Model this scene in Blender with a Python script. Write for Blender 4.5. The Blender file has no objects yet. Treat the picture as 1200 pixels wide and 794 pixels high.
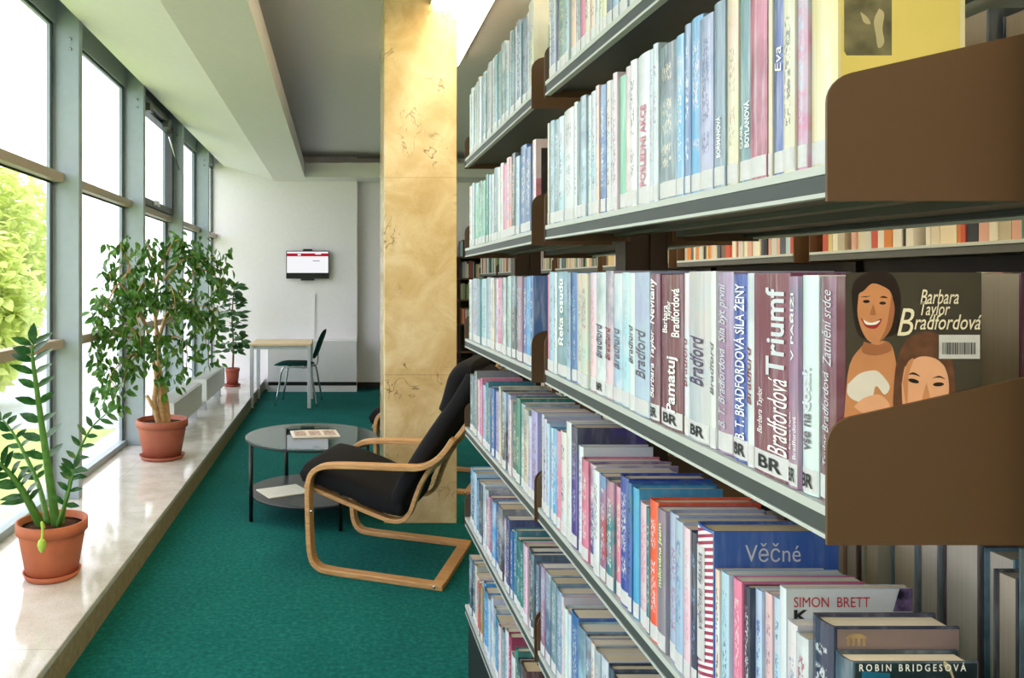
import bpy, bmesh, math, random
from mathutils import Vector, Matrix

scene = bpy.context.scene
COL = scene.collection
R = random.Random(7)

# ------------------------------------------------------------------ camera, world, exposure
F_PX, H_CAM, VX, VY = 900.0, 1.42, 397.0, 331.0
cam_data = bpy.data.cameras.new('camera')
cam = bpy.data.objects.new('camera', cam_data)
COL.objects.link(cam)
cam.location = (0, 0, H_CAM)
cam.rotation_euler = (math.radians(90), 0, 0)
cam_data.sensor_fit = 'HORIZONTAL'
cam_data.sensor_width = 36.0
cam_data.lens = F_PX / 1200 * 36.0
cam_data.shift_x = (600 - VX) / 1200
cam_data.shift_y = -(397 - VY) / 1200
cam_data.clip_start = 0.02
cam_data.clip_end = 300
scene.camera = cam

SKY_STRENGTH = 2.6
LAMP_STRENGTH = 6.0
EXPOSURE = 0.76
scene.view_settings.view_transform = 'Standard'
scene.view_settings.look = 'None'
scene.view_settings.gamma = 1.0
scene.view_settings.use_curve_mapping = False
scene.view_settings.exposure = EXPOSURE

world = bpy.data.worlds.new('overcast_sky')
scene.world = world
world.use_nodes = True
wn = world.node_tree
wn.nodes.clear()
w_out = wn.nodes.new('ShaderNodeOutputWorld')
w_bg = wn.nodes.new('ShaderNodeBackground')
w_tc = wn.nodes.new('ShaderNodeTexCoord')
w_sep = wn.nodes.new('ShaderNodeSeparateXYZ')
w_ramp = wn.nodes.new('ShaderNodeValToRGB')
w_ramp.color_ramp.elements[0].position = 0.0
w_ramp.color_ramp.elements[0].color = (0.90, 0.90, 0.97, 1)
w_ramp.color_ramp.elements[1].position = 0.7
w_ramp.color_ramp.elements[1].color = (0.97, 0.955, 1.0, 1)
wn.links.new(w_tc.outputs['Generated'], w_sep.inputs[0])
wn.links.new(w_sep.outputs['Z'], w_ramp.inputs[0])
wn.links.new(w_ramp.outputs[0], w_bg.inputs[0])
w_bg.inputs[1].default_value = SKY_STRENGTH
wn.links.new(w_bg.outputs[0], w_out.inputs[0])
scene.cycles.max_bounces = 10
scene.cycles.diffuse_bounces = 6
scene.cycles.transparent_max_bounces = 16
scene.cycles.sample_clamp_indirect = 6.0
scene.cycles.use_denoising = True


def px(x, y, Y):
    """the place at depth Y that the photograph shows at pixel x, y"""
    return Vector(((x - VX) * Y / F_PX, Y, H_CAM - (y - VY) * Y / F_PX))


def lin(c):
    return tuple(((v / 12.92) if v <= 0.04045 else ((v + 0.055) / 1.055) ** 2.4) for v in c)


# ------------------------------------------------------------------ materials
MATS = {}


class NT:
    def __init__(self, name):
        self.m = bpy.data.materials.new(name)
        self.m.use_nodes = True
        self.t = self.m.node_tree
        self.t.nodes.clear()
        self.out = self.t.nodes.new('ShaderNodeOutputMaterial')

    def n(self, kind, **kw):
        nd = self.t.nodes.new(kind)
        for k, v in kw.items():
            setattr(nd, k, v)
        return nd

    def l(self, a, b):
        self.t.links.new(a, b)

    def math(self, op, a, b=None, c=None, clamp=False):
        nd = self.n('ShaderNodeMath', operation=op, use_clamp=clamp)
        for i, v in enumerate((a, b, c)):
            if v is None:
                continue
            if isinstance(v, (int, float)):
                nd.inputs[i].default_value = v
            else:
                self.l(v, nd.inputs[i])
        return nd.outputs[0]

    def mix(self, fac, a, b):
        nd = self.n('ShaderNodeMix', data_type='RGBA')
        for i, v in ((0, fac), (6, a), (7, b)):
            if isinstance(v, (int, float)):
                nd.inputs[i].default_value = v
            elif isinstance(v, tuple):
                nd.inputs[i].default_value = (*v[:3], 1)
            else:
                self.l(v, nd.inputs[i])
        return nd.outputs[2]

    def noise(self, scale, detail=2, rough=0.5, vec=None, dist=0.0, scl=None):
        if vec is None:
            vec = self.n('ShaderNodeTexCoord').outputs['Object']
        if scl:
            mp = self.n('ShaderNodeMapping')
            mp.inputs['Scale'].default_value = scl
            self.l(vec, mp.inputs[0])
            vec = mp.outputs[0]
        nz = self.n('ShaderNodeTexNoise')
        nz.inputs['Scale'].default_value = scale
        nz.inputs['Detail'].default_value = detail
        nz.inputs['Roughness'].default_value = rough
        nz.inputs['Distortion'].default_value = dist
        self.l(vec, nz.inputs['Vector'])
        return nz.outputs['Fac']

    def ramp(self, fac, stops):
        r = self.n('ShaderNodeValToRGB')
        els = r.color_ramp.elements
        while len(els) < len(stops):
            els.new(0.5)
        for e, (p, c) in zip(els, stops):
            e.position = p
            e.color = (*c[:3], 1)
        self.l(fac, r.inputs[0])
        return r.outputs[0]

    def step(self, v, a, b):
        nd = self.n('ShaderNodeMapRange', interpolation_type='SMOOTHSTEP')
        self.l(v, nd.inputs[0])
        nd.inputs[1].default_value = a
        nd.inputs[2].default_value = b
        return nd.outputs[0]

    def bsdf(self, color, rough=0.5, spec=0.5, metal=0.0, coat=0.0, bump=None, bump_strength=0.2, bump_dist=0.002):
        b = self.n('ShaderNodeBsdfPrincipled')
        if isinstance(color, tuple):
            b.inputs['Base Color'].default_value = (*color[:3], 1)
        else:
            self.l(color, b.inputs['Base Color'])
        if isinstance(rough, (int, float)):
            b.inputs['Roughness'].default_value = rough
        else:
            self.l(rough, b.inputs['Roughness'])
        b.inputs['Specular IOR Level'].default_value = spec
        b.inputs['Metallic'].default_value = metal
        b.inputs['Coat Weight'].default_value = coat
        b.inputs['Coat Roughness'].default_value = 0.15
        if bump is not None:
            bp = self.n('ShaderNodeBump')
            bp.inputs['Strength'].default_value = bump_strength
            bp.inputs['Distance'].default_value = bump_dist
            self.l(bump, bp.inputs['Height'])
            self.l(bp.outputs[0], b.inputs['Normal'])
        self.l(b.outputs[0], self.out.inputs[0])
        return b


def simple(name, srgb, rough=0.5, spec=0.5, metal=0.0, var=0.06, scale=20.0, bump=0.0, coat=0.0):
    """a procedural paint: one colour, gently mottled"""
    k = NT(name)
    c = lin(srgb)
    nz = k.noise(scale, 3)
    col = k.ramp(nz, [(0.3, tuple(v * (1 - var) for v in c)), (0.7, tuple(min(1, v * (1 + var)) for v in c))])
    k.bsdf(col, rough, spec, metal, coat, bump=nz if bump else None, bump_strength=bump)
    MATS[name] = k.m
    return k.m


def emit(name, srgb, strength):
    k = NT(name)
    e = k.n('ShaderNodeEmission')
    e.inputs[0].default_value = (*lin(srgb), 1)
    e.inputs[1].default_value = strength
    k.l(e.outputs[0], k.out.inputs[0])
    MATS[name] = k.m
    return k.m


simple('wall_paint', (.95, .94, .96), 0.75, 0.3, var=.015)
simple('wall_paint_warm', (.80, .76, .66), 0.8, 0.3, var=.02)
simple('ceiling_paint', (.84, .83, .85), 0.85, 0.2, var=.02)
simple('beam_paint', (.90, .895, .91), 0.8, 0.25, var=.015)
simple('mullion_paint', (.60, .66, .69), 0.4, 0.5, var=.03)
simple('transom_metal', (.68, .63, .56), 0.4, 0.5, var=.03)
simple('window_gasket', (.10, .12, .13), 0.6)
simple('dark_sash', (.27, .29, .31), 0.4)
simple('steel', (.75, .77, .78), 0.25, 0.5, metal=1.0)
simple('chrome', (.80, .82, .84), 0.12, 0.5, metal=1.0)
simple('shelf_steel', (.36, .36, .34), 0.45, 0.4, var=.05)
simple('shelf_front', (.25, .275, .275), 0.45, 0.4, var=.04)
simple('shelf_lip', (.74, .76, .74), 0.35, 0.5, var=.03)
simple('bracket_brown', (.36, .265, .18), 0.42, 0.45, var=.04, scale=6)
simple('post_brown', (.20, .15, .115), 0.5, 0.4, var=.05)
simple('kick_black', (.07, .07, .075), 0.5)
simple('terracotta', (.74, .42, .29), 0.65, 0.35, var=.07, scale=14)
simple('red_plastic', (.62, .30, .24), 0.5, 0.4, var=.07, scale=14)
simple('pot_brown', (.64, .36, .28), 0.55, 0.4, var=.07, scale=14)
simple('bark', (.76, .62, .46), 0.8, 0.2, var=.2, scale=40, bump=.4)
simple('thin_bark', (.50, .36, .28), 0.8, 0.2, var=.2, scale=40)
simple('zz_stem', (.33, .52, .22), 0.45, 0.4, var=.15, scale=30)
simple('zz_shoot', (.66, .78, .30), 0.5, 0.4, var=.1, scale=30)
simple('black_fabric', (.105, .105, .115), 0.9, 0.2, var=.25, scale=300, bump=.25)
simple('black_metal', (.05, .05, .055), 0.4, 0.5)
simple('dark_board', (.16, .17, .18), 0.35, 0.5)
simple('paper', (.90, .88, .84), 0.7, 0.2, var=.03)
simple('paper_print', (.72, .62, .58), 0.5, 0.3, var=.5, scale=60)
simple('light_wood_top', (.86, .76, .60), 0.4, 0.4, var=.05)
simple('leg_grey', (.72, .75, .77), 0.35, 0.5, var=.03)
simple('green_fabric', (.05, .30, .28), 0.85, 0.2, var=.2, scale=250, bump=.2)
simple('cabinet_white', (.90, .90, .91), 0.5, 0.4, var=.015)
simple('black_plastic', (.045, .045, .05), 0.4, 0.5)
simple('screen_frame', (.30, .30, .31), 0.4, 0.5)
simple('convector', (.80, .82, .81), 0.45, 0.4, var=.02)
simple('grille', (.68, .70, .69), 0.5, 0.4, var=.1, scale=120)
simple('label_white', (.80, .80, .81), 0.35, 0.5, var=.04, scale=200)
simple('ink_black', (.10, .10, .12), 0.5, var=.02)
simple('ink_grey', (.42, .40, .44), 0.5, var=.05)
simple('ink_pale', (.80, .82, .85), 0.5, var=.03)
simple('ink_white', (.95, .95, .95), 0.5, var=.01)
simple('ink_violet', (.33, .28, .40), 0.5, var=.04)
simple('ink_maroon', (.50, .13, .20), 0.5, var=.04)
simple('ink_red', (.72, .13, .18), 0.5, var=.03)
simple('ink_rose', (.80, .50, .58), 0.5, var=.03)
simple('ink_green', (.83, .87, .62), 0.5, var=.03)
simple('ink_cyan', (.12, .55, .70), 0.5, var=.03)
simple('ink_blue', (.16, .36, .62), 0.5, var=.03)
simple('ink_cream', (.93, .90, .80), 0.5, var=.02)
simple('far_plaster', (.86, .87, .87), 0.8, 0.2)
simple('pavement', (.74, .76, .77), 0.9, 0.1, var=.05, scale=2)
simple('outer_trunk', (.40, .36, .30), 0.9, 0.1)
emit('lamp_glow', (1.0, .91, .72), LAMP_STRENGTH)
emit('screen_white', (.87, .87, .88), 0.75)
emit('screen_red', (.62, .10, .16), 0.75)
emit('screen_grey', (.60, .58, .60), 0.6)


def build_special_materials():
    # carpet: short teal loop pile
    k = NT('carpet')
    tc = k.n('ShaderNodeTexCoord').outputs['Object']
    fine = k.noise(420, 2, vec=tc)
    mid = k.noise(46, 4, .7, vec=tc)
    big = k.noise(3, 2, vec=tc)
    f = k.math('ADD', k.math('MULTIPLY', fine, .35), k.math('ADD', k.math('MULTIPLY', mid, .55), k.math('MULTIPLY', big, .1)))
    col = k.ramp(f, [(.32, lin((.03, .25, .245))), (.5, lin((.03, .36, .345))), (.66, lin((.14, .46, .44)))])
    k.bsdf(col, .95, .15, bump=fine, bump_strength=.35, bump_dist=.004)
    MATS['carpet'] = k.m

    # polished speckled stone of the window sill
    k = NT('granite')
    tc = k.n('ShaderNodeTexCoord').outputs['Object']
    v = k.n('ShaderNodeTexVoronoi')
    v.inputs['Scale'].default_value = 150
    k.l(tc, v.inputs['Vector'])
    speck = k.step(k.noise(240, 2, vec=tc), .60, .70)
    speck2 = k.step(k.noise(130, 2, vec=tc, dist=.4), .62, .72)
    base = k.ramp(k.noise(9, 4, vec=tc), [(.3, lin((.77, .755, .73))), (.7, lin((.85, .84, .83)))])
    col = k.mix(k.math('MULTIPLY', speck, .55), base, lin((.50, .43, .39)))
    col = k.mix(k.math('MULTIPLY', speck2, .4), col, lin((.60, .47, .43)))
    sep = k.n('ShaderNodeSeparateXYZ')
    k.l(tc, sep.inputs[0])
    # joints between the slabs, every 1.6 m, and one running along the glass
    fr = k.math('FRACT', k.math('DIVIDE', k.math('ADD', sep.outputs[1], 5.32), 1.6))
    j1 = k.math('LESS_THAN', fr, .0016)
    j2 = k.math('LESS_THAN', k.math('ABSOLUTE', k.math('ADD', sep.outputs[0], 1.43)), .0015)
    col = k.mix(k.math('MULTIPLY', k.math('MAXIMUM', j1, j2), .55), col, lin((.42, .40, .37)))
    k.bsdf(col, .09, .6)
    MATS['granite'] = k.m

    k = NT('granite_edge')
    tc = k.n('ShaderNodeTexCoord').outputs['Object']
    base = k.ramp(k.noise(30, 5, .7, vec=tc), [(.3, lin((.48, .43, .33))), (.7, lin((.62, .57, .45)))])
    chips = k.step(k.noise(55, 4, .7, vec=tc), .64, .70)
    col = k.mix(k.math('MULTIPLY', chips, .5), base, lin((.25, .22, .17)))
    k.bsdf(col, .6, .3, bump=k.noise(80, 3, vec=tc), bump_strength=.3)
    MATS['granite_edge'] = k.m

    # honey-coloured marble with dark squiggle veins
    k = NT('marble')
    tc = k.n('ShaderNodeTexCoord').outputs['Object']
    base = k.ramp(k.noise(4.5, 6, .62, vec=tc, dist=.6),
                  [(.25, lin((.76, .64, .46))), (.45, lin((.83, .73, .55))), (.6, lin((.88, .80, .64))), (.78, lin((.92, .87, .76)))])
    fine = k.noise(70, 4, .7, vec=tc)
    col = k.mix(k.math('MULTIPLY', k.step(fine, .52, .7), .16), base, lin((.60, .45, .26)))
    # fossil-like squiggles: the contour of a distorted noise, only in places
    ct = k.noise(7, 2, .5, vec=tc, dist=1.6)
    line = k.math('SUBTRACT', 1.0, k.step(k.math('ABSOLUTE', k.math('SUBTRACT', ct, .5)), .006, .02))
    where = k.step(k.noise(3.1, 2, vec=tc), .53, .62)
    col = k.mix(k.math('MULTIPLY', k.math('MULTIPLY', line, where), .7), col, lin((.33, .22, .12)))
    sep = k.n('ShaderNodeSeparateXYZ')
    k.l(tc, sep.inputs[0])
    for zj in (.877, 2.04):
        j = k.math('LESS_THAN', k.math('ABSOLUTE', k.math('SUBTRACT', sep.outputs[2], zj)), .002)
        col = k.mix(k.math('MULTIPLY', j, .4), col, lin((.50, .38, .22)))
    k.bsdf(col, .16, .55)
    MATS['marble'] = k.m

    # pale bent beech with long grain
    k = NT('beech')
    tc = k.n('ShaderNodeTexCoord').outputs['Object']
    g = k.noise(6, 4, .6, vec=tc, scl=(2, 30, 18))
    col = k.ramp(g, [(.25, lin((.66, .47, .29))), (.55, lin((.79, .60, .39))), (.8, lin((.85, .69, .49)))])
    k.bsdf(col, .35, .5)
    MATS['beech'] = k.m

    # clear and tinted glass: light passes straight through, a little is mirrored
    for name, tint, lo in (('window_glass', (.97, .985, .99), .04), ('table_glass', (.62, .70, .69), .12)):
        k = NT(name)
        tr = k.n('ShaderNodeBsdfTransparent')
        tr.inputs[0].default_value = (*tint, 1)
        gl = k.n('ShaderNodeBsdfGlossy')
        gl.inputs['Roughness'].default_value = .02
        fr = k.n('ShaderNodeLayerWeight')
        fr.inputs[0].default_value = .5
        fac = k.math('ADD', k.math('MULTIPLY', k.math('POWER', fr.outputs['Facing'], 5.0), .85), lo, clamp=True)
        mx = k.n('ShaderNodeMixShader')
        k.l(fac, mx.inputs[0])
        k.l(tr.outputs[0], mx.inputs[1])
        k.l(gl.outputs[0], mx.inputs[2])
        k.l(mx.outputs[0], k.out.inputs[0])
        MATS[name] = k.m

    # leaves
    for name, c1, c2, c3, rough in (
            ('ficus_leaf', (.13, .30, .09), (.25, .45, .15), (.44, .60, .24), .32),
            ('zz_leaf', (.09, .24, .11), (.16, .36, .16), (.28, .48, .24), .25),
            ('rubber_leaf', (.15, .28, .15), (.23, .40, .22), (.38, .52, .32), .35),
            ('outer_leaf', (.78, .84, .48), (.84, .88, .54), (.88, .91, .62), .8)):
        k = NT(name)
        tc = k.n('ShaderNodeTexCoord').outputs['Object']
        g = k.noise(9, 3, .8, vec=tc)
        col = k.ramp(g, [(.32, lin(c1)), (.5, lin(c2)), (.68, lin(c3))])
        b = k.bsdf(col, rough, .5)
        t = k.n('ShaderNodeBsdfTranslucent')
        k.l(col, t.inputs[0])
        ms = k.n('ShaderNodeMixShader')
        ms.inputs[0].default_value = .5 if name == 'outer_leaf' else .3
        k.l(b.outputs[0], ms.inputs[1])
        k.l(t.outputs[0], ms.inputs[2])
        k.l(ms.outputs[0], k.out.inputs[0])
        MATS[name] = k.m

    k = NT('soil')
    nz = k.noise(90, 4, .7)
    k.bsdf(k.ramp(nz, [(.35, lin((.16, .10, .07))), (.65, lin((.36, .25, .18)))]), .95, .1, bump=nz, bump_strength=.8, bump_dist=.01)
    MATS['soil'] = k.m

    k = NT('lawn')
    nz = k.noise(1.2, 5, .7)
    k.bsdf(k.ramp(nz, [(.3, lin((.60, .70, .36))), (.7, lin((.78, .82, .55)))]), .95, .1)
    MATS['lawn'] = k.m

    # page block: cream paper with fine leaf lines across the thickness (local y)
    k = NT('book_pages')
    tc = k.n('ShaderNodeTexCoord').outputs['Object']
    ln = k.noise(1, 2, .6, vec=tc, scl=(4, 2600, 4))
    oi = k.n('ShaderNodeObjectInfo')
    tint = k.ramp(oi.outputs['Random'], [(.0, lin((.80, .73, .60))), (.4, lin((.88, .83, .73))), (.75, lin((.90, .88, .83))), (1.0, lin((.84, .75, .58)))])
    col = k.mix(k.math('MULTIPLY', k.step(ln, .5, .75), .3), tint, lin((.55, .48, .38)))
    k.bsdf(col, .85, .15, bump=ln, bump_strength=.25)
    MATS['book_pages'] = k.m

    # book cover under a clear film: object colour + a second colour + lettering-like marks on the spine
    k = NT('book_cover')
    tc = k.n('ShaderNodeTexCoord')
    ob = tc.outputs['Object']
    oi = k.n('ShaderNodeObjectInfo')

    def at(name, fac=False):
        a = k.n('ShaderNodeAttribute', attribute_type='OBJECT', attribute_name=name)
        return a.outputs['Fac'] if fac else a.outputs['Color']
    base = oi.outputs['Color']
    off = k.n('ShaderNodeVectorMath', operation='ADD')
    k.l(ob, off.inputs[0])
    cmb = k.n('ShaderNodeCombineXYZ')
    k.l(k.math('MULTIPLY', oi.outputs['Random'], 37.0), cmb.inputs[0])
    k.l(k.math('MULTIPLY', oi.outputs['Random'], 11.0), cmb.inputs[2])
    k.l(cmb.outputs[0], off.inputs[1])
    vec = off.outputs[0]
    uv = k.n('ShaderNodeUVMap', uv_map='spine')
    sp = k.n('ShaderNodeSeparateXYZ')
    k.l(uv.outputs[0], sp.inputs[0])
    u, v = sp.outputs[0], sp.outputs[1]
    # printed picture in the second colour over part of the cover
    pic = k.step(k.noise(16, 3, .6, vec=vec), .44, .60)
    zone = k.step(k.math('ADD', v, k.math('MULTIPLY', k.noise(14, 2, vec=vec), .25)), .66, .84)
    amt = at('picture_amount', True)
    col = k.mix(k.math('MULTIPLY', k.math('ADD', k.math('MULTIPLY', pic, .55), k.math('MULTIPLY', zone, .45)), amt), base, at('second_colour'))
    # lettering-like marks running up the spine
    mk = k.noise(1, 2, .65, vec=vec, scl=(1, 330, 175))
    gate = k.step(k.noise(1, 1, .5, vec=vec, scl=(1, 1, 30)), .38, .46)
    band = k.math('MULTIPLY', k.step(u, .20, .28), k.math('SUBTRACT', 1.0, k.step(u, .72, .80)))
    vb = k.math('MULTIPLY', k.step(v, .20, .22), k.math('SUBTRACT', 1.0, k.step(v, .86, .88)))
    marks = k.math('MULTIPLY', k.math('MULTIPLY', k.step(mk, .50, .56), gate), k.math('MULTIPLY', band, vb))
    col = k.mix(k.math('MULTIPLY', k.math('MULTIPLY', marks, at('mark_amount', True)), .8), col, at('mark_colour'))
    # the milky, creased protective film, its whitish sheen mixed into the colour
    film = k.noise(1, 3, .6, vec=vec, scl=(60, 150, 9))
    film_sheen = k.math('MULTIPLY', k.math('ADD', k.math('MULTIPLY', k.step(film, .45, .75), .30), .10), at('film_amount', True))
    col = k.mix(film_sheen, col, lin((.84, .88, .90)))
    k.bsdf(col, .24, .5, coat=.25, bump=film, bump_strength=.25, bump_dist=.003)
    MATS['book_cover'] = k.m

    # books of the far bookcase: a colour per book from a face attribute
    k = NT('far_book_cover')
    a = k.n('ShaderNodeAttribute', attribute_type='GEOMETRY', attribute_name='book_colour')
    k.bsdf(a.outputs['Color'], .45, .4)
    MATS['far_book_cover'] = k.m

    # red-white slanted stripes on one spine
    k = NT('striped_spine')
    tc = k.n('ShaderNodeTexCoord').outputs['Object']
    sep = k.n('ShaderNodeSeparateXYZ')
    k.l(tc, sep.inputs[0])
    s = k.math('FRACT', k.math('MULTIPLY', k.math('ADD', sep.outputs[2], k.math('MULTIPLY', sep.outputs[1], .35)), 118))
    col = k.mix(k.math('GREATER_THAN', s, .5), lin((.90, .90, .92)), lin((.62, .20, .34)))
    k.bsdf(col, .3, .5)
    MATS['striped_spine'] = k.m


build_special_materials()
M = MATS


# ------------------------------------------------------------------ mesh helpers
class MB:
    def __init__(self):
        self.v, self.f, self.mi, self.sm = [], [], [], []

    def add(self, verts, faces, mi=0, smooth=False):
        o = len(self.v)
        self.v += [tuple(p) for p in verts]
        for f in faces:
            self.f.append(tuple(i + o for i in f))
            self.mi.append(mi)
            self.sm.append(smooth)
        return self

    def box(self, x0, x1, y0, y1, z0, z1, mi=0):
        vs = [(x, y, z) for z in (z0, z1) for y in (y0, y1) for x in (x0, x1)]
        return self.add(vs, [(0, 2, 3, 1), (4, 5, 7, 6), (0, 1, 5, 4), (2, 6, 7, 3), (0, 4, 6, 2), (1, 3, 7, 5)], mi)

    def lathe(self, prof, cx=0, cy=0, cz=0, n=40, mi=0, cap0=True, cap1=True):
        """prof: list of (radius, z) from bottom to top"""
        vs, fs = [], []
        for r, z in prof:
            for i in range(n):
                a = 2 * math.pi * i / n
                vs.append((cx + r * math.cos(a), cy + r * math.sin(a), cz + z))
        for j in range(len(prof) - 1):
            for i in range(n):
                k = (i + 1) % n
                fs.append((j * n + i, j * n + k, (j + 1) * n + k, (j + 1) * n + i))
        self.add(vs, fs, mi, True)
        o = len(self.v) - len(vs)
        if cap0:
            self.f.append(tuple(o + i for i in reversed(range(n)))); self.mi.append(mi); self.sm.append(False)
        if cap1:
            b = o + (len(prof) - 1) * n
            self.f.append(tuple(b + i for i in range(n))); self.mi.append(mi); self.sm.append(False)
        return self

    def tube(self, pts, rad, n=8, mi=0):
        """rad: number or list of radii"""
        pts = [Vector(p) for p in pts]
        if not hasattr(rad, '__len__'):
            rad = [rad] * len(pts)
        vs, fs = [], []
        up = None
        for i, p in enumerate(pts):
            d = (pts[min(i + 1, len(pts) - 1)] - pts[max(i - 1, 0)]).normalized()
            if up is None:
                up = Vector((0, 0, 1)) if abs(d.z) < .9 else Vector((1, 0, 0))
            s = d.cross(up).normalized()
            up = s.cross(d).normalized()
            for j in range(n):
                a = 2 * math.pi * j / n
                vs.append(p + (s * math.cos(a) + up * math.sin(a)) * rad[i])
        for i in range(len(pts) - 1):
            for j in range(n):
                k = (j + 1) % n
                fs.append((i * n + j, i * n + k, (i + 1) * n + k, (i + 1) * n + j))
        fs.append(tuple(reversed(range(n))))
        fs.append(tuple((len(pts) - 1) * n + j for j in range(n)))
        return self.add(vs, fs, mi, True)

    def strip(self, pts, side, width, thick, mi=0):
        """a bent rectangular strip along pts; side is the unit vector across it"""
        pts = [Vector(p) for p in pts]
        side = Vector(side)
        vs, fs = [], []
        for i, p in enumerate(pts):
            d = (pts[min(i + 1, len(pts) - 1)] - pts[max(i - 1, 0)]).normalized()
            nrm = side.cross(d).normalized()
            for a, b in ((-1, -1), (1, -1), (1, 1), (-1, 1)):
                vs.append(p + side * (a * width / 2) + nrm * (b * thick / 2))
        for i in range(len(pts) - 1):
            for j in range(4):
                k = (j + 1) % 4
                fs.append((i * 4 + j, (i + 1) * 4 + j, (i + 1) * 4 + k, i * 4 + k))
        e = (len(pts) - 1) * 4
        fs += [(0, 1, 2, 3), (e + 3, e + 2, e + 1, e)]
        return self.add(vs, fs, mi)

    def leaf(self, base, d, nrm, length, width, fold=.18, droop=.2, mi=0):
        d = Vector(d).normalized()
        s = d.cross(Vector(nrm))
        if s.length < 1e-4:
            s = d.cross(Vector((1, 0, 0)))
        s.normalize()
        n2 = s.cross(d).normalized()
        base = Vector(base)
        vs = []
        for t, w in ((0, .02), (.22, .75), (.5, 1.0), (.78, .62), (1, .02)):
            c = base + d * (length * t) - n2 * (droop * length * t * t)
            vs += [c - s * (w * width / 2) + n2 * (fold * w * width / 2), c, c + s * (w * width / 2) + n2 * (fold * w * width / 2)]
        fs = []
        for i in range(4):
            a = i * 3
            fs += [(a, a + 1, a + 4, a + 3), (a + 1, a + 2, a + 5, a + 4)]
        return self.add(vs, fs, mi, True)

    def build(self, name, mats, parent=None, loc=None, bevel=0.0, seg=2, recalc=True):
        me = bpy.data.meshes.new(name)
        me.from_pydata(self.v, [], self.f)
        if not isinstance(mats, (list, tuple)):
            mats = [mats]
        for m in mats:
            me.materials.append(M[m] if isinstance(m, str) else m)
        me.polygons.foreach_set('material_index', self.mi)
        me.polygons.foreach_set('use_smooth', self.sm)
        if recalc:
            bm = bmesh.new()
            bm.from_mesh(me)
            bmesh.ops.recalc_face_normals(bm, faces=bm.faces)
            bm.to_mesh(me)
            bm.free()
        o = bpy.data.objects.new(name, me)
        COL.objects.link(o)
        if parent is not None:
            o.parent = parent
        if loc is not None:
            o.location = loc
        if bevel:
            b = o.modifiers.new('bevel', 'BEVEL')
            b.width = bevel
            b.segments = seg
            b.limit_method = 'ANGLE'
            b.angle_limit = math.radians(40)
        return o


def tag(o, label, cat, group=None):
    o['label'] = label
    o['category'] = cat
    if group:
        o['group'] = group
    return o


def thing(name, label, cat, loc=(0, 0, 0), rz=0.0, group=None):
    o = bpy.data.objects.new(name, None)
    COL.objects.link(o)
    o.location = loc
    o.rotation_euler = (0, 0, rz)
    o.empty_display_size = .1
    return tag(o, label, cat, group)


def struct(o):
    o['kind'] = 'structure'
    return o


def smooth_path(pts, sub=6):
    """Catmull-Rom through pts"""
    P = [Vector(p) for p in pts]
    out = []
    for i in range(len(P) - 1):
        a = P[max(i - 1, 0)]; b = P[i]; c = P[i + 1]; d = P[min(i + 2, len(P) - 1)]
        for k in range(sub):
            t = k / sub
            out.append(.5 * ((2 * b) + (c - a) * t + (2 * a - 5 * b + 4 * c - d) * t * t + (3 * b - a - 3 * c + d) * t ** 3))
    out.append(P[-1])
    return out


_TXT = {}


def text_geo(body, shear=0.0, bold=0.0):
    """the outline of a line of writing, scaled to the unit square"""
    key = (body, shear, bold)
    if key in _TXT:
        return _TXT[key]
    cu = bpy.data.curves.new('writing', 'FONT')
    cu.body = body
    cu.shear = shear
    cu.offset = bold
    cu.resolution_u = 3
    o = bpy.data.objects.new('writing', cu)
    COL.objects.link(o)
    dg = bpy.context.evaluated_depsgraph_get()
    me = bpy.data.meshes.new_from_object(o.evaluated_get(dg))
    vs = [v.co.copy() for v in me.vertices]
    fs = [tuple(p.vertices) for p in me.polygons]
    bpy.data.objects.remove(o)
    bpy.data.curves.remove(cu)
    bpy.data.meshes.remove(me)
    x0 = min(v.x for v in vs); x1 = max(v.x for v in vs)
    y0 = min(v.y for v in vs); y1 = max(v.y for v in vs)
    vs = [((v.x - x0) / (x1 - x0), (v.y - y0) / (y1 - y0)) for v in vs]
    _TXT[key] = (vs, fs)
    return _TXT[key]


# ------------------------------------------------------------------ room shell
Y0, Y1 = -3.6, 10.25            # behind the camera, back wall
XG = -1.70                      # glass plane
XM = -1.535                     # inner edge of the mullions
XS = -0.985                     # front edge of the sill platform
ZS = 0.14                       # top of the sill
XR = 5.2                        # right wall

floor = MB().box(XS - .02, XR + .2, Y0, Y1 + .3, -.12, 0).build('floor', 'carpet')
struct(floor)
sill = MB().box(-1.95, XS + .004, Y0, Y1 + .02, ZS - .03, ZS).build('window_sill', 'granite', bevel=.004)
struct(sill)
sf = MB().box(-1.95, XS, Y0, Y1 + .02, -.1, ZS - .031).build('trim_1', 'granite_edge')
struct(sf)

# ceiling: a profile across the room run along its length (soffit beam, lit lip, recess)
prof = [(-1.95, 3.16), (XM, 3.16), (XM, 2.972), (-.86, 2.775), (-.438, 2.775), (-.438, 2.958), (-.56, 2.958), (-.56, 3.10), (XR + .2, 3.10)]
cm = MB()
n = len(prof)
vs = [(x, Y0, z) for x, z in prof] + [(x, Y1 + .16, z) for x, z in prof]
cm.add(vs[:3] + vs[n:n + 3], [(0, 1, 4, 3), (1, 2, 5, 4)], 0)
cm.add([vs[i] for i in range(2, 7)] + [vs[n + i] for i in range(2, 7)], [(i, i + 1, i + 6, i + 5) for i in range(4)], 1)
cm.add([vs[i] for i in range(6, 9)] + [vs[n + i] for i in range(6, 9)], [(i, i + 1, i + 4, i + 3) for i in range(2)], 0)
cm.add([(-1.95, Y0, 3.3), (XR + .2, Y0, 3.3), (XR + .2, Y1 + .3, 3.3), (-1.95, Y1 + .3, 3.3)], [(0, 1, 2, 3)], 0)
struct(cm.build('ceiling', ['ceiling_paint', 'beam_paint'], recalc=False))
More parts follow.
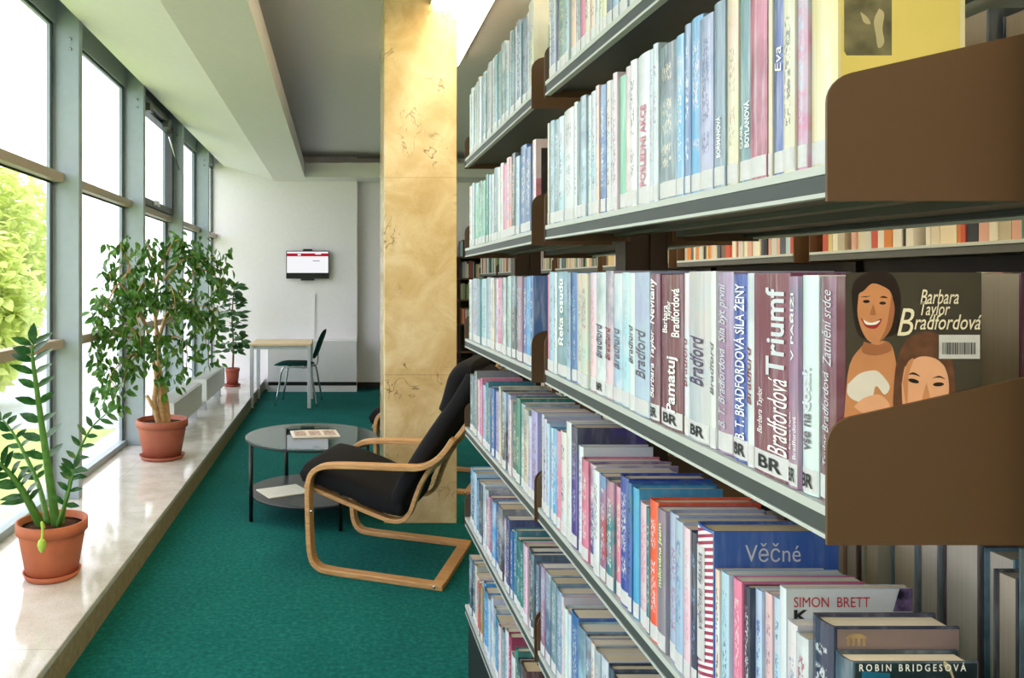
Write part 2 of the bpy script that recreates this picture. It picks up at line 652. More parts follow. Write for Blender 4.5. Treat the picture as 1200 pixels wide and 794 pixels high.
cb = MB().box(-.437, XR, 9.86, Y1 + .2, 2.775, 2.958)
struct(cb.build('trim_2', 'beam_paint'))

wb = MB().box(-1.95, .245, Y1, Y1 + .3, -.1, 3.16)
wb.box(.245, XR + .2, Y1 + .14, Y1 + .3, -.1, 3.16)
struct(wb.build('wall_back', 'wall_paint'))
struct(MB().box(.247, XR, Y1 + .128, Y1 + .1395, .001, .075).build('baseboard_back', 'window_gasket'))
struct(MB().box(XR, XR + .2, Y0, Y1 + .14, -.1, 3.1).build('wall_right', 'wall_paint_warm'))
struct(MB().box(-1.95, XR + .2, Y0 - .2, Y0, -.1, 3.3).build('wall_front', 'wall_paint'))

# windows: one bay between every two fins
fins = [4.54 + 1.5 * i for i in range(-5, 5)]         # the near edge of each fin
ZT = 2.95
for i, yf in enumerate(fins[:-1]):
    ya, yb = yf + .06, yf + 1.5
    if i == len(fins) - 2:
        yb = min(yb, Y1)
    opening = abs(yf - 6.04) < .01
    wroot = MB()
    # outer frame: sill rail, head panel, jamb beads, in front of the glass
    wroot.box(XG - .03, XG + .035, ya, yb, ZS, ZS + .045)
    wroot.box(XG - .03, XG + .03, ya, yb, ZT, 3.16)
    wroot.box(XG - .012, XG + .012, ya, ya + .02, ZS + .045, ZT)
    wroot.box(XG - .012, XG + .012, yb - .02, yb, ZS + .045, ZT)
    w = struct(wroot.build('window_%d' % (i + 1), 'mullion_paint'))
    MB().box(XG - .004, XG + .004, ya + .02, yb - .02, ZS + .045, ZT).build('pane', 'window_glass', w)
    g = MB()
    for yy in (ya + .02, yb - .032):
        g.box(XG + .004, XG + .016, yy, yy + .012, ZS + .045, ZT)
    for zz in (1.018, 2.004, ZT - .012):
        g.box(XG + .004, XG + .016, ya + .03, yb - .03, zz, zz + .012)
    g.build('gasket', 'window_gasket', w)
    for zc in (1.06, 2.04):
        MB().box(XG + .004, XG + .075, ya - .012 if i else ya, yb + .0, zc - .027, zc + .027).build('transom', 'transom_metal', w, bevel=.003)
    fin = MB().box(XG - .03, XM, yf, yf + .06, ZS, 3.16).build('mullion', 'mullion_paint', w, bevel=.003)
    for zb in (2.80, 2.86):
        b = MB()
        b.tube([(XM - .05, yf - .008, zb), (XM - .05, yf + .002, zb)], .008, 10)
        b.build('bolt', 'steel', fin)
    if opening:
        s = MB()
        sa, sb, z0, z1 = ya + .03, yb - .03, 2.075, ZT - .02
        X0, X1 = XG + .012, XG + .085
        s.box(X0, X1, sa, sa + .06, z0, z1)
        s.box(X0, X1, sb - .06, sb, z0, z1)
        s.box(X0, X1, sa + .06, sb - .06, z0, z0 + .06)
        s.box(X0, X1, sa + .06, sb - .06, z1 - .06, z1)
        sash = s.build('sash', 'dark_sash', w, bevel=.003)
        hd = MB()
        hd.box(X1, X1 + .02, sa + .5, sa + .72, 2.09, 2.115)
        hd.box(X1 + .012, X1 + .03, sa + .56, sa + .66, 2.098, 2.135)
        hd.build('handle', 'steel', sash)
        st = MB()
        st.tube([(X1 + .01, sb - .25, 2.80), (X1 + .06, sb - .02, 2.52)], .008, 8)
        st.build('stay', 'steel', sash)
        ch = MB()
        ch.box(X1, X1 + .04, sa + .1, sb - .25, 2.90, 2.945)
        ch.box(X1 + .005, X1 + .06, sa + .2, sa + .3, 2.84, 2.90)
        ch.box(X1 + .005, X1 + .06, sb - .5, sb - .4, 2.84, 2.90)
        ch.build('opener', 'dark_sash', sash)
struct(MB().box(XG - .03, XM, Y0, fins[0], ZS, 3.16).build('wall_left', 'mullion_paint'))

# marble column
col = MB().box(.267, .697, 4.53, 4.96, 0, 3.1).build('column', 'marble', bevel=.006)
struct(col)

# ------------------------------------------------------------------ outside the windows
struct(MB().box(-70, -1.96, -25, 9.3, -.5, -.35).build('ground_lawn', 'lawn'))
struct(MB().box(-70, -1.96, 9.3, 90, -.5, -.345).build('ground_pavement', 'pavement'))


def outer_tree(x, y, h, r, label, seed):
    rr = random.Random(seed)
    t = thing('tree', label, 'tree', (x, y, -.35), group='trees outside the windows')
    MB().tube([(0, 0, 0), (.08, .05, h * .3), (0, .1, h * .75)], [.16, .12, .05], 8).build('trunk', 'outer_trunk', t)
    m = MB()
    for _ in range(4200):
        a, b = rr.uniform(0, 6.28), rr.uniform(-1, 1)
        q = rr.random() ** .4
        p = Vector((math.cos(a) * math.sqrt(1 - b * b) * r * q, math.sin(a) * math.sqrt(1 - b * b) * r * q, h * .55 + b * h * .5 * q))
        d = Vector((rr.uniform(-1, 1), rr.uniform(-1, 1), rr.uniform(-.8, .6)))
        m.leaf(p, d, (rr.uniform(-.5, .5), rr.uniform(-.5, .5), 1), rr.uniform(.16, .26), .15)
    m.build('foliage', 'outer_leaf', t, recalc=False)


outer_tree(-6.6, 14.6, 4.1, 1.25, 'yellow-green leafy tree outside the window nearest the camera', 3)
outer_tree(-10.6, 16.5, 3.7, 1.8, 'bushy yellow-green tree further left outside the nearest window', 4)
outer_tree(-5.2, 10.6, 2.5, .95, 'low pale green shrub-like tree close outside the nearest window', 5)

# ------------------------------------------------------------------ ceiling lights
def ceiling_light(x0, x1, y0, y1, label):
    t = thing('ceiling_light', label, 'ceiling light', ((x0 + x1) / 2, (y0 + y1) / 2, 3.1), group='fluorescent strips on the ceiling')
    w, d = (x1 - x0) / 2, (y1 - y0) / 2
    h = MB()
    h.box(-w - .02, w + .02, -d - .02, d + .02, -.045, -.001)
    h.build('housing', 'cabinet_white', t)
    MB().box(-w, w, -d, d, -.075, -.046).build('diffuser', 'lamp_glow', t)


ceiling_light(.56, .885, -3.2, 5.7, 'long glowing strip light on the ceiling beside the marble column')  # the stretch behind the camera is added to brighten faces turned towards it
ceiling_light(1.20, 1.42, -3.2, 4.6, 'long strip light over the aisle behind the front bookcase')

# ------------------------------------------------------------------ the front bookcase
SHELF_X = .444
NEAR = (.700, 1.652)
FAR = (1.768, 2.70)
NEAR_END = [1.652, 1.652, 1.652, 1.712, 1.712, 1.712]      # the lower shelves are a little longer
FAR_START = [1.768, 1.768, 1.768, 1.742, 1.742, 1.742]
# bottom-front edge heights of the shelves, (near end, far end) of the near bay, then the far bay
ZN = [(1.8035, 1.822), (1.498, 1.513), (1.186, 1.202), (.873, .888), (.558, .570), (.25, .258)]
ZF = [1.824, 1.510, 1.194, .884, .567, .260]
DECK = .03
case = thing('bookcase', 'tall brown steel double-sided bookcase full of books in the foreground', 'bookcase', (.6735, 1.7, 0))
CX, CY = .6735, 1.7


def zn(i, y):
    a, b = ZN[i]
    return a + (b - a) * (y - NEAR[0]) / (NEAR[1] - NEAR[0])


def add_case_part(name, mb, mat, parent=case, **kw):
    o = mb.build(name, mat, parent, **kw)
    if parent is case:
        o.matrix_parent_inverse = Matrix.Translation((-CX, -CY, 0))
    return o


for yp in (.655, 1.71, 2.765):
    p = MB()
    p.box(.627, .665, yp - .03, yp + .03, 0, 2.25)
    p.box(.682, .720, yp - .03, yp + .03, 0, 2.25)
    p.box(.665, .682, yp - .022, yp + .022, 0, 2.25)
    add_case_part('upright', p, 'post_brown')


def shelf_mb(y0, z0, y1, z1, sgn):
    """a folded steel shelf: rolled front lip, groove and bright bead; sgn -1 faces the windows"""
    s = MB(); lip = MB()
    xf = SHELF_X if sgn < 0 else 2 * CX - SHELF_X
    xb = .622 if sgn < 0 else .725

    def prism(mb, sec):
        vs = [(x, y0, z0 + z) for x, z in sec] + [(x, y1, z1 + z) for x, z in sec]
        k = len(sec)
        mb.add(vs, [(i, (i + 1) % k, k + (i + 1) % k, k + i) for i in range(k)] + [tuple(range(k)), tuple(reversed(range(k, 2 * k)))])
    d = -1 if sgn < 0 else 1
    prism(s, [(xf - d * .0015, .0045), (xf - d * .0015, .0208), (xb, .0208), (xb, .0295), (xb - d * -.001, .0295), (xb, .005), (xb + d * .035, .005), (xb + d * .04, .0135), (xf - d * .045, .0135), (xf - d * .04, .0045)][0:2]
          + [(xb, .0208), (xb, .006), (xb + d * .03, .006), (xb + d * .03, .012), (xf - d * .03, .012), (xf - d * .03, .0045)])
    prism(lip, [(xf, .0212), (xf, .030), (xb, .030), (xb, .0212)])
    prism(lip, [(xf, 0), (xf, .0042), (xf - d * .012, .0042), (xf - d * .012, 0)])
    return s, lip


def bracket_mb(y, zb, sgn, thick=.003, front=.113):
    """a sheet steel shelf end that rises towards the upright, its upper front corner rounded"""
    d = -1 if sgn < 0 else 1
    xf = (SHELF_X - .001) if sgn < 0 else 2 * CX - SHELF_X + .001
    xb = .627 if sgn < 0 else .720
    L = abs(xb - xf)
    r = .028
    sec = [(0, -.004), (0, front - r)]
    for k in range(1, 7):
        a = math.pi - k / 6 * (math.pi / 2) * .86
        sec.append((r + r * math.cos(a), front - r + r * math.sin(a)))
    sec += [(L, front + .036), (L, -.004)]
    m = MB()
    vs = [(xf - d * u, y - thick / 2, zb + z) for u, z in sec] + [(xf - d * u, y + thick / 2, zb + z) for u, z in sec]
    k = len(sec)
    m.add(vs, [(i, (i + 1) % k, k + (i + 1) % k, k + i) for i in range(k)] + [tuple(range(k)), tuple(reversed(range(k, 2 * k)))])
    return m


for i in range(6):
    for sgn in (-1, 1):
        s, lip = shelf_mb(NEAR[0], ZN[i][0], NEAR_END[i], zn(i, NEAR_END[i]), sgn)
        o = add_case_part('shelf', s, ['shelf_front' if sgn else 'shelf_steel'])
        l = lip.build('label_strip', 'shelf_lip', o)
        s, lip = shelf_mb(FAR_START[i], ZF[i], FAR[1], ZF[i], sgn)
        o = add_case_part('shelf', s, 'shelf_front')
        l = lip.build('label_strip', 'shelf_lip', o)
        if i < 5:
            for y, z in ((NEAR[0] - .002, ZN[i][0]), (NEAR_END[i] + .002, zn(i, NEAR_END[i])), (FAR_START[i] - .002, ZF[i]), (FAR[1] + .002, ZF[i])):
                add_case_part('shelf_bracket', bracket_mb(y, z, sgn), 'bracket_brown')
k = MB()
for y0, y1 in (NEAR, FAR):
    for x0, x1 in ((.455, .625), (.722, .892)):
        k.box(x0, x1, y0 + .004, y1 - .004, 0, .247)
add_case_part('plinth', k, 'kick_black')

# ------------------------------------------------------------------ books
PAL = {
    'white': (.84, .86, .88), 'cream': (.84, .80, .69), 'pale grey': (.70, .74, .77), 'pale green': (.77, .82, .79),
    'pale blue': (.62, .74, .86), 'pale cyan': (.67, .80, .87), 'grey-teal': (.42, .55, .59), 'slate': (.34, .43, .53),
    'blue': (.14, .36, .66), 'royal blue': (.04, .24, .62), 'sky blue': (.22, .60, .82), 'teal': (.14, .45, .52),
    'green': (.08, .47, .40), 'mint': (.36, .72, .60), 'pink': (.84, .45, .60), 'pale pink': (.88, .76, .80),
    'lilac': (.66, .66, .83), 'mauve': (.58, .43, .54), 'maroon': (.43, .06, .20), 'crimson': (.62, .13, .30),
    'red': (.70, .15, .19), 'orange': (.88, .31, .11), 'salmon': (.87, .55, .48), 'peach': (.88, .74, .66),
    'tan': (.70, .54, .35), 'brown': (.30, .19, .14), 'grey': (.48, .50, .52), 'charcoal': (.17, .19, .22),
    'navy': (.07, .10, .25), 'indigo': (.22, .22, .50), 'purple': (.27, .17, .53), 'yellow': (.90, .80, .38),
    'pale yellow': (.86, .83, .62), 'dark teal': (.06, .20, .27), 'steel blue': (.35, .50, .68),
}
LIGHTISH = {'white', 'cream', 'pale grey', 'pale green', 'pale blue', 'pale cyan', 'pale pink', 'lilac', 'peach', 'pale yellow'}


def book_mesh(t, h, d, bulge, board=.0028):
    """the cover: two boards and a rounded spine; local x runs from spine to fore-edge"""
    ns = 7
    outer = [(d, -t / 2)]
    inner = [(d, -t / 2 + board)]
    for i in range(ns):
        y = -t / 2 + t * i / (ns - 1)
        q = 1 - (2 * y / t) ** 2
        outer.append((-bulge * q, y))
        inner.append((-bulge * q + board, max(-t / 2 + board, min(t / 2 - board, y))))
    outer.append((d, t / 2))
    inner.append((d, t / 2 - board))
    k = len(outer)
    vs = [(x, y, 0) for x, y in outer] + [(x, y, h) for x, y in outer] + [(x, y, 0) for x, y in inner] + [(x, y, h) for x, y in inner]
    fs, uvs = [], []
    for i in range(k - 1):
        fs.append((i, k + i, k + i + 1, i + 1))
        if 1 <= i <= ns - 1:
            u0 = 1 - (i - 1) / (ns - 1); u1 = 1 - i / (ns - 1)
            uvs.append(((u0, 0), (u0, 1), (u1, 1), (u1, 0)))
        else:
            uvs.append(((-1, 0), (-1, 1), (-1, 1), (-1, 0)))
        fs.append((2 * k + i, 2 * k + i + 1, 3 * k + i + 1, 3 * k + i)); uvs.append(((-1, .5),) * 4)
        fs.append((k + i, 3 * k + i, 3 * k + i + 1, k + i + 1)); uvs.append(((-1, .9),) * 4)
        fs.append((i, i + 1, 2 * k + i + 1, 2 * k + i)); uvs.append(((-1, .1),) * 4)
    for i in (0, k - 1):
        fs.append((i, 2 * k + i, 3 * k + i, k + i) if i else (i, k + i, 3 * k + i, 2 * k + i)); uvs.append(((-1, .5),) * 4)
    me = bpy.data.meshes.new('book')
    me.from_pydata(vs, [], fs)
    uvl = me.uv_layers.new(name='spine')
    li = 0
    for p, q in zip(me.polygons, uvs):
        for c in q:
            uvl.data[li].uv = c
            li += 1
        p.use_smooth = False
    me.materials.append(M['book_cover'])
    return me


def spine_text(book, t, h, bulge, body, z0, z1, u0, u1, mat, shear=0.0, bold=0.0, name='title', eps=.0005):
    """writing that climbs the spine; z and u are fractions of height and thickness, u counts from the camera side"""
    vs, fs = text_geo(body, shear, bold)
    out = []
    eps += .3 * bulge
    for a, b in vs:
        y = -t / 2 + t * (u0 + (u1 - u0) * b)
        out.append((-bulge * (1 - (2 * y / t) ** 2) - eps, y, h * (z0 + (z1 - z0) * a)))
    return MB().add(out, fs).build(name, mat, book, recalc=False)


def face_text(book, t, body, x0, x1, z0, z1, mat, shear=0.0, bold=0.0, name='cover_lettering', eps=.0006):
    vs, fs = text_geo(body, shear, bold)
    out = [(x0 + (x1 - x0) * a, -t / 2 - eps, z0 + (z1 - z0) * b) for a, b in vs]
    return MB().add(out, fs).build(name, mat, book, recalc=False)


N_BOOKS = [0]


def make_book(x, y, z, t, h, d, colname, label, group, flip=False, hard=None, second=None, mark=None, marks=1.0, picture=None,
              tag_h=.022, has_label=True, cat='book', pages=True, film=1.0):
    N_BOOKS[0] += 1
    hard = R.random() < .55 if hard is None else hard
    bulge = min(.0032, t * .14) if hard else min(.0018, t * .08)
    me = book_mesh(t, h, d, bulge)
    o = bpy.data.objects.new('book', me)
    COL.objects.link(o)
    o.location = (x + bulge if not flip else x - bulge, y, z)
    if flip:
        o.rotation_euler = (0, 0, math.pi)
    c = PAL[colname]
    jit = [R.uniform(-.03, .03) for _ in range(3)]
    o.color = (*lin(tuple(min(1, max(0, a + b)) for a, b in zip(c, jit))), 1)
    lightish = colname in LIGHTISH
    if second is None:
        second = R.choice(['pale blue', 'pale pink', 'grey-teal', 'slate', 'lilac', 'pale cyan', 'white', 'peach']) if lightish else R.choice(['white', 'slate', 'pale blue', 'charcoal', colname])
    if mark is None:
        mark = R.choice(['charcoal', 'slate', 'maroon', 'steel blue', 'grey', 'mauve']) if lightish else R.choice(['white', 'white', 'cream', 'pale blue'])
    o['second_colour'] = list(lin(PAL[second]))
    o['mark_colour'] = list(lin(PAL[mark]))
    o['film_amount'] = float(film)
    o['mark_amount'] = float(marks)
    o['picture_amount'] = float(R.choice([0.0, .35, .6, .8]) if picture is None else picture)
    tag(o, label, cat, group)
    ins = .0035 if hard else .0006
    if pages:
        p = MB()
        yy = t / 2 - .0031
        p.box(.003, d - ins - .001, -yy, yy, ins, h - ins)
        p.build('page_block', 'book_pages', o)
    if has_label:
        vs, fs = [], []
        zl0 = h * .012
        zl1 = zl0 + tag_h
        ww = t * .94
        for i in range(6):
            yv = -ww / 2 + ww * i / 5
            xv = -bulge * (1 - (2 * yv / t) ** 2) - .00035
            vs += [(xv, yv, zl0), (xv, yv, zl1)]
        fs = [(2 * i, 2 * i + 2, 2 * i + 3, 2 * i + 1) for i in range(5)]
        l = MB().add(vs, fs).build('spine_label', 'label_white', o, recalc=False)
    return o, bulge


ORD = ['first', 'second', 'third', 'fourth', 'fifth', 'sixth', 'seventh', 'eighth', 'ninth', 'tenth', 'eleventh', 'twelfth', 'thirteenth',
       'fourteenth', 'fifteenth', 'sixteenth', 'seventeenth', 'eighteenth', 'nineteenth', 'twentieth']
TENS = {2: 'twenty', 3: 'thirty', 4: 'forty', 5: 'fifty'}


def ordinal(i):
    if i <= 20:
        return ORD[i - 1]
    a, b = divmod(i, 10)
    return TENS[a].replace('ty', 'tieth') if b == 0 else TENS[a] + '-' + ORD[b - 1]


SHELF_WORD = ['top', 'second', 'third', 'fourth', 'fifth', 'bottom']
XB = .4475
XE = .4507                      # where the rounded spines end


def ypx(x, X=XB):
    return F_PX * X / (x - VX)


def row_from_pixels(i, x_start, specs, hs):
    """near bay: the books of shelf i from the far end, each up to the pixel where its spine ends"""
    xl = x_start
    made = {}
    for n_, spec in enumerate(specs):
        xr, cname = spec[0], spec[1]
        opt = dict(spec[2]) if len(spec) > 2 else {}
        X = opt.pop('X', XB + R.uniform(-.001, .004))
        back = (lambda q: .0235 * min(1, max(0, (q - 836) / 79))) if i == 3 else (lambda q: 0.0)     # the last books stand further in
        if 'X' not in opt:
            X += back(xr)
        ya = min(ypx(xl, XE + back(xl)), NEAR_END[i] - .002)
        yb = opt.pop('yb', None) or ypx(xr, XE + back(xr))
        t = ya - yb - .0006
        yc = (ya + yb) / 2
        z = zn(i, yc) + DECK + .0006
        h = opt.pop('h', None) or R.uniform(*hs)
        d = opt.pop('d', None) or R.uniform(.125, .145)
        look = opt.pop('look', '%s book' % cname)
        key = opt.pop('key', None)
        opt.setdefault('film', (1.2, 1.25, .75, .4, .5, .5)[i])
        lab = '%s, %s from far end, %s shelf of near bay' % (look, ordinal(n_ + 1), SHELF_WORD[i])
        o, b = make_book(X, yc, z, t, h, d, cname, lab, 'books on the %s shelf of the near bay' % SHELF_WORD[i], **opt)
        if key:
            made[key] = (o, t, h, b, d)
        xl = xr
    return made


def row_random(i, names, y_from=2.655, y_to=None, hs=(.195, .222), last=None):
    """far bay: books from the far end with spines of varied thickness"""
    y_to = y_to or FAR_START[i] + .004
    ws = [R.uniform(.6, 1.4) for _ in names]
    s = sum(ws)
    y = y_from
    made = []
    for n_, (w, cname) in enumerate(zip(ws, names)):
        step = (y_from - y_to) * w / s
        t = step - .0006
        look = '%s book' % cname
        lab = '%s, %s from far end, %s shelf of far bay' % (look, ordinal(n_ + 1), SHELF_WORD[i])
        o, b = make_book(XB + R.uniform(-.001, .006), y - step / 2, ZF[i] + DECK + .0006, t, R.uniform(*hs), R.uniform(.12, .145), cname, lab,
                         'books on the %s shelf of the far bay' % SHELF_WORD[i], film=(1.3, 1.1, 1.2, .6, .5, .5)[i])
        made.append((o, t, b))
        y -= step
    return made


# --- near bay, third shelf (the authors' row at eye height)
br = dict(hard=True, tag_h=.022)
no = dict(marks=0.0)
rowC = row_from_pixels(2, 640.5, [
    (645, 'pink', dict(h=.205, marks=0)), (650, 'pale cyan'), (653.5, 'white'),
    (664.5, 'grey-teal', dict(key='reka', marks=0, look='grey-teal book with white lettering')),
    (669, 'pale blue', dict(second='slate', picture=.8)), (675, 'blue'), (682, 'pale green'), (690, 'pale green'), (697, 'pale pink', dict(mark='pink')),
    (708, 'white', dict(key='b1', marks=0, look='white book with violet slanted name')),
    (717, 'pale pink', dict(key='b2', marks=0, look='pale pink book with maroon slanted name')),
    (728, 'pale blue', dict(key='b3', marks=0, second='white', picture=.8, look='pale blue book with grey slanted name')),
    (737, 'pale cyan', dict(marks=.4, second='white')),
    (745, 'white', dict(key='b4', marks=0, look='white book with dark name')),
    (763, 'pale cyan', dict(key='b5', marks=0, second='lilac', picture=.7, look='pale cyan book with grey slanted name')),
    (774, 'maroon', dict(key='nev', marks=0, picture=0, look='narrow maroon book')),
    (800, 'maroon', dict(key='pam', marks=0, picture=0, look='wide maroon book with white lettering')),
    (806, 'white', dict(key='b6', marks=0, look='thin white book with brown lettering')),
    (831, 'pale grey', dict(key='b7', marks=0, second='peach', picture=.4, look='wide pale grey book with dark name')),
    (838, 'white', dict(key='b8', marks=0, look='thin white book')),
    (856, 'mauve', dict(key='bt', marks=0, picture=.3, second='lilac', look='mauve book with pale script lettering')),
    (876, 'royal blue', dict(key='sila', marks=0, picture=0, look='bright blue book with white capitals')),
    (884, 'white', dict(key='b9', marks=0, look='white book with maroon slanted name')),
    (927, 'maroon', dict(key='tri', marks=0, picture=0, look='thick maroon book with huge pale lettering')),
    (938, 'mauve', dict(key='par', marks=0, picture=.5, second='slate', look='grey-mauve book')),
    (957, 'white', dict(key='vse', marks=0, picture=0, look='white book with grey outlined lettering')),
    (1000, 'maroon', dict(key='zat', marks=0, picture=.45, second='mauve', yb=.7008, X=.4525, d=.132, has_label=True,
                          look='maroon book picturing two women')),
], (.208, .2135))


def st(key, *a, **kw):
    o, t, h, b, d = rowC[key] if key in rowC else rowX[key]
    return spine_text(o, t, h, b, *a, **kw)


for key, mat, z0, z1 in (('b1', 'ink_violet', .30, .58), ('b2', 'ink_maroon', .30, .56), ('b3', 'ink_grey', .26, .58), ('b4', 'ink_violet', .34, .62),
                         ('b5', 'ink_grey', .26, .60), ('b7', 'ink_violet', .33, .62), ('b8', 'ink_grey', .30, .60), ('b9', 'ink_maroon', .32, .62)):
    st(key, 'Bradford', z0, z1, .22, .86, mat, shear=.25, bold=.008)
st('b6', 'Bradford', .30, .60, .2, .8, 'ink_maroon', shear=.2)
st('reka', 'Řeka osudu', .30, .93, .25, .85, 'ink_white', bold=.02)
st('nev', 'Nevítaný', .66, .97, .14, .9, 'ink_white', shear=.15, bold=.015)
st('nev', 'Barbara Taylor', .16, .62, .22, .78, 'ink_white', shear=.2, bold=.01)
st('pam', 'Pamatuj', .11, .47, .14, .62, 'ink_white', bold=.02)
st('pam', 'Barbara', .62, .80, .58, .84, 'ink_white', bold=.015)
st('pam', 'Taylor', .70, .83, .38, .62, 'ink_white', bold=.015)
st('pam', 'Bradfordová', .60, .91, .10, .40, 'ink_white', bold=.015)
st('bt', 'B. T. Bradfordová  Síla být první', .14, .94, .2, .8, 'ink_pale', shear=.3)
st('sila', 'B. T. BRADFORDOVÁ SÍLA ŽENY', .12, .95, .2, .84, 'ink_white', bold=.012)
st('tri', 'Triumf', .50, .93, .12, .60, 'ink_pale', bold=.02)
st('tri', 'Bradfordová', .12, .49, .06, .55, 'ink_white', shear=.2)
st('tri', 'Barbara Taylor', .20, .43, .66, .86, 'ink_white', shear=.2)
st('par', 'V PAŘÍŽI', .60, .92, .30, .72, 'ink_white', bold=.01)
st('par', 'Barbara Taylor', .18, .36, .55, .85, 'ink_white')
st('par', 'Bradfordová', .14, .34, .12, .42, 'ink_white')
st('vse', 'vše na', .20, .37, .28, .80, 'ink_grey', bold=.02)
st('vse', 'dosah', .38, .58, .28, .82, 'ink_pale', bold=.03)
st('zat', 'Zatmění srdce', .60, .94, .20, .75, 'ink_pale', shear=.35)
st('zat', 'Taylor Bradfordová', .16, .58, .22, .70, 'ink_pale', shear=.35)
for key in ('nev', 'pam', 'tri', 'vse', 'par', 'b1', 'b7', 'sila'):
    o, t, h, b, d = rowC[key]
    lab = [c for c in o.children if c.name.startswith('spine_label')][0]
    vs, fs = text_geo('BR', 0, .02)
    out = []
    for a_, b_ in vs:
        y_ = t * (.32 - .64 * a_)
        out.append((-b * (1 - (2 * y_ / t) ** 2) - .0014, y_, h * .012 + .004 + .0135 * b_))
    MB().add(out, fs).build('label_lettering', 'ink_black', lab, recalc=False)

# front cover of the last book on the third shelf: two women, the author's name and a bar code
o, t, h, b, d = rowC['zat']
simple('skin_print', (.80, .55, .38), .35, .5, var=.06, scale=30)
simple('skin_print_shade', (.66, .42, .28), .35, .5, var=.06, scale=30)  # darker skin tone, shading painted into the printed face and neck
simple('skin_print_pale', (.90, .68, .54), .35, .5, var=.05, scale=30)
simple('hair_print', (.13, .08, .06), .35, .5, var=.3, scale=90)
simple('hair_print_brown', (.40, .26, .18), .35, .5, var=.35, scale=80)
simple('night_print', (.26, .24, .20), .35, .5, var=.15, scale=20)
simple('cloth_print', (.88, .86, .84), .35, .5, var=.08, scale=25)
simple('lip_print', (.62, .16, .16), .35, .5)


def cover_pt(x_, y_):
    """a spot of the cover, from where the photograph shows it, in the book's own coordinates"""
    Yc = .7008
    return ((x_ - VX) * Yc / F_PX - o.location.x, H_CAM - (y_ - VY) * Yc / F_PX - o.location.z)


class Print:
    def __init__(self, t_):
        self.mb = MB(); self.k = 0; self.t = t_; self.mats = []

    def poly(self, pts, mat, smooth=True):
        self.k += 1
        if mat not in self.mats:
            self.mats.append(mat)
        if smooth:
            P = smooth_path([(x_, y_, 0) for x_, y_ in pts + pts[:1]], 5)[:-1]
            pts = [(p.x, p.y) for p in P]
        vs = []
        for x_, y_ in pts:
            a, c = cover_pt(x_, y_)
            vs.append((a, -self.t / 2 - .0004 - self.k * .00003, c))
        self.mb.add(vs, [tuple(range(len(vs)))], self.mats.index(mat))

    def ell(self, cx, cy, rx, ry, mat, rot=0.0):
        pts = []
        for i in range(20):
            a = 2 * math.pi * i / 20
            u_, v_ = rx * math.cos(a), ry * math.sin(a)
            pts.append((cx + u_ * math.cos(rot) - v_ * math.sin(rot), cy + u_ * math.sin(rot) + v_ * math.cos(rot)))
        self.poly(pts, mat, False)


P = Print(t)
P.poly([(991, 319), (1150, 319), (1150, 588), (991, 588)], 'night_print', False)
P.poly([(1000, 372), (999, 334), (1018, 319), (1044, 321), (1055, 343), (1054, 372), (1048, 392), (1010, 396)], 'hair_print')
P.poly([(1010, 405), (1040, 400), (1050, 425), (1056, 480), (1050, 560), (993, 560), (993, 440)], 'skin_print')
P.poly([(1006, 345), (1022, 330), (1042, 340), (1047, 362), (1042, 385), (1028, 402), (1014, 395), (1005, 370)], 'skin_print')
P.poly([(1003, 340), (1012, 324), (1034, 324), (1046, 342), (1036, 336), (1022, 332), (1010, 342)], 'hair_print')
P.poly([(1008, 372), (1020, 378), (1033, 373), (1027, 384), (1015, 383)], 'lip_print')
P.poly([(1011, 374), (1020, 378), (1031, 375), (1026, 380), (1015, 380)], 'ink_white')
P.ell(1015, 353, 4, 1.8, 'hair_print'); P.ell(1034, 355, 4, 1.8, 'hair_print')
P.poly([(1014, 348), (1008, 347.5), (1020, 346.5)], 'hair_print'); P.poly([(1030, 348.5), (1040, 349), (1035, 346.5)], 'hair_print')
P.poly([(1023, 356), (1026, 367), (1024, 369), (1019, 368)], 'skin_print_shade')
P.poly([(1044, 345), (1048, 362), (1043, 386), (1030, 401), (1038, 383), (1042, 362)], 'skin_print_shade')
P.poly([(1012, 400), (1028, 404), (1040, 400), (1044, 410), (1026, 416), (1010, 412)], 'skin_print_shade')
P.poly([(993, 450), (1006, 438), (1020, 434), (1030, 436), (1042, 452), (1036, 462), (1026, 452), (1020, 470), (1004, 470), (993, 462)], 'cloth_print')
P.poly([(1000, 476), (1012, 466), (1030, 462), (1042, 474), (1036, 484), (1012, 484)], 'skin_print_pale')
P.poly([(1046, 470), (1050, 425), (1062, 398), (1084, 388), (1104, 396), (1116, 425), (1118, 470), (1108, 520), (1054, 520)], 'hair_print_brown')
P.poly([(1056, 450), (1062, 424), (1078, 414), (1098, 418), (1110, 440), (1110, 470), (1098, 505), (1084, 514), (1068, 505), (1058, 480)], 'skin_print_pale')
P.poly([(1057, 432), (1070, 408), (1095, 406), (1110, 432), (1096, 420), (1076, 418)], 'hair_print_brown')
P.ell(1070, 446, 6.5, 2.4, 'hair_print', .25); P.ell(1099, 450, 6.5, 2.4, 'hair_print', -.05)
P.poly([(1062, 439), (1070, 436), (1078, 441), (1070, 438.5)], 'hair_print'); P.poly([(1091, 443), (1100, 440), (1107, 444), (1100, 442)], 'hair_print')
P.poly([(1085, 448), (1090, 470), (1086, 474), (1079, 472)], 'skin_print')
P.poly([(1057, 448), (1062, 426), (1070, 420), (1064, 440), (1062, 478)], 'skin_print')
P.ell(1084, 490, 10, 4, 'lip_print')
P.mb.build('cover_picture', P.mats, o, recalc=False)
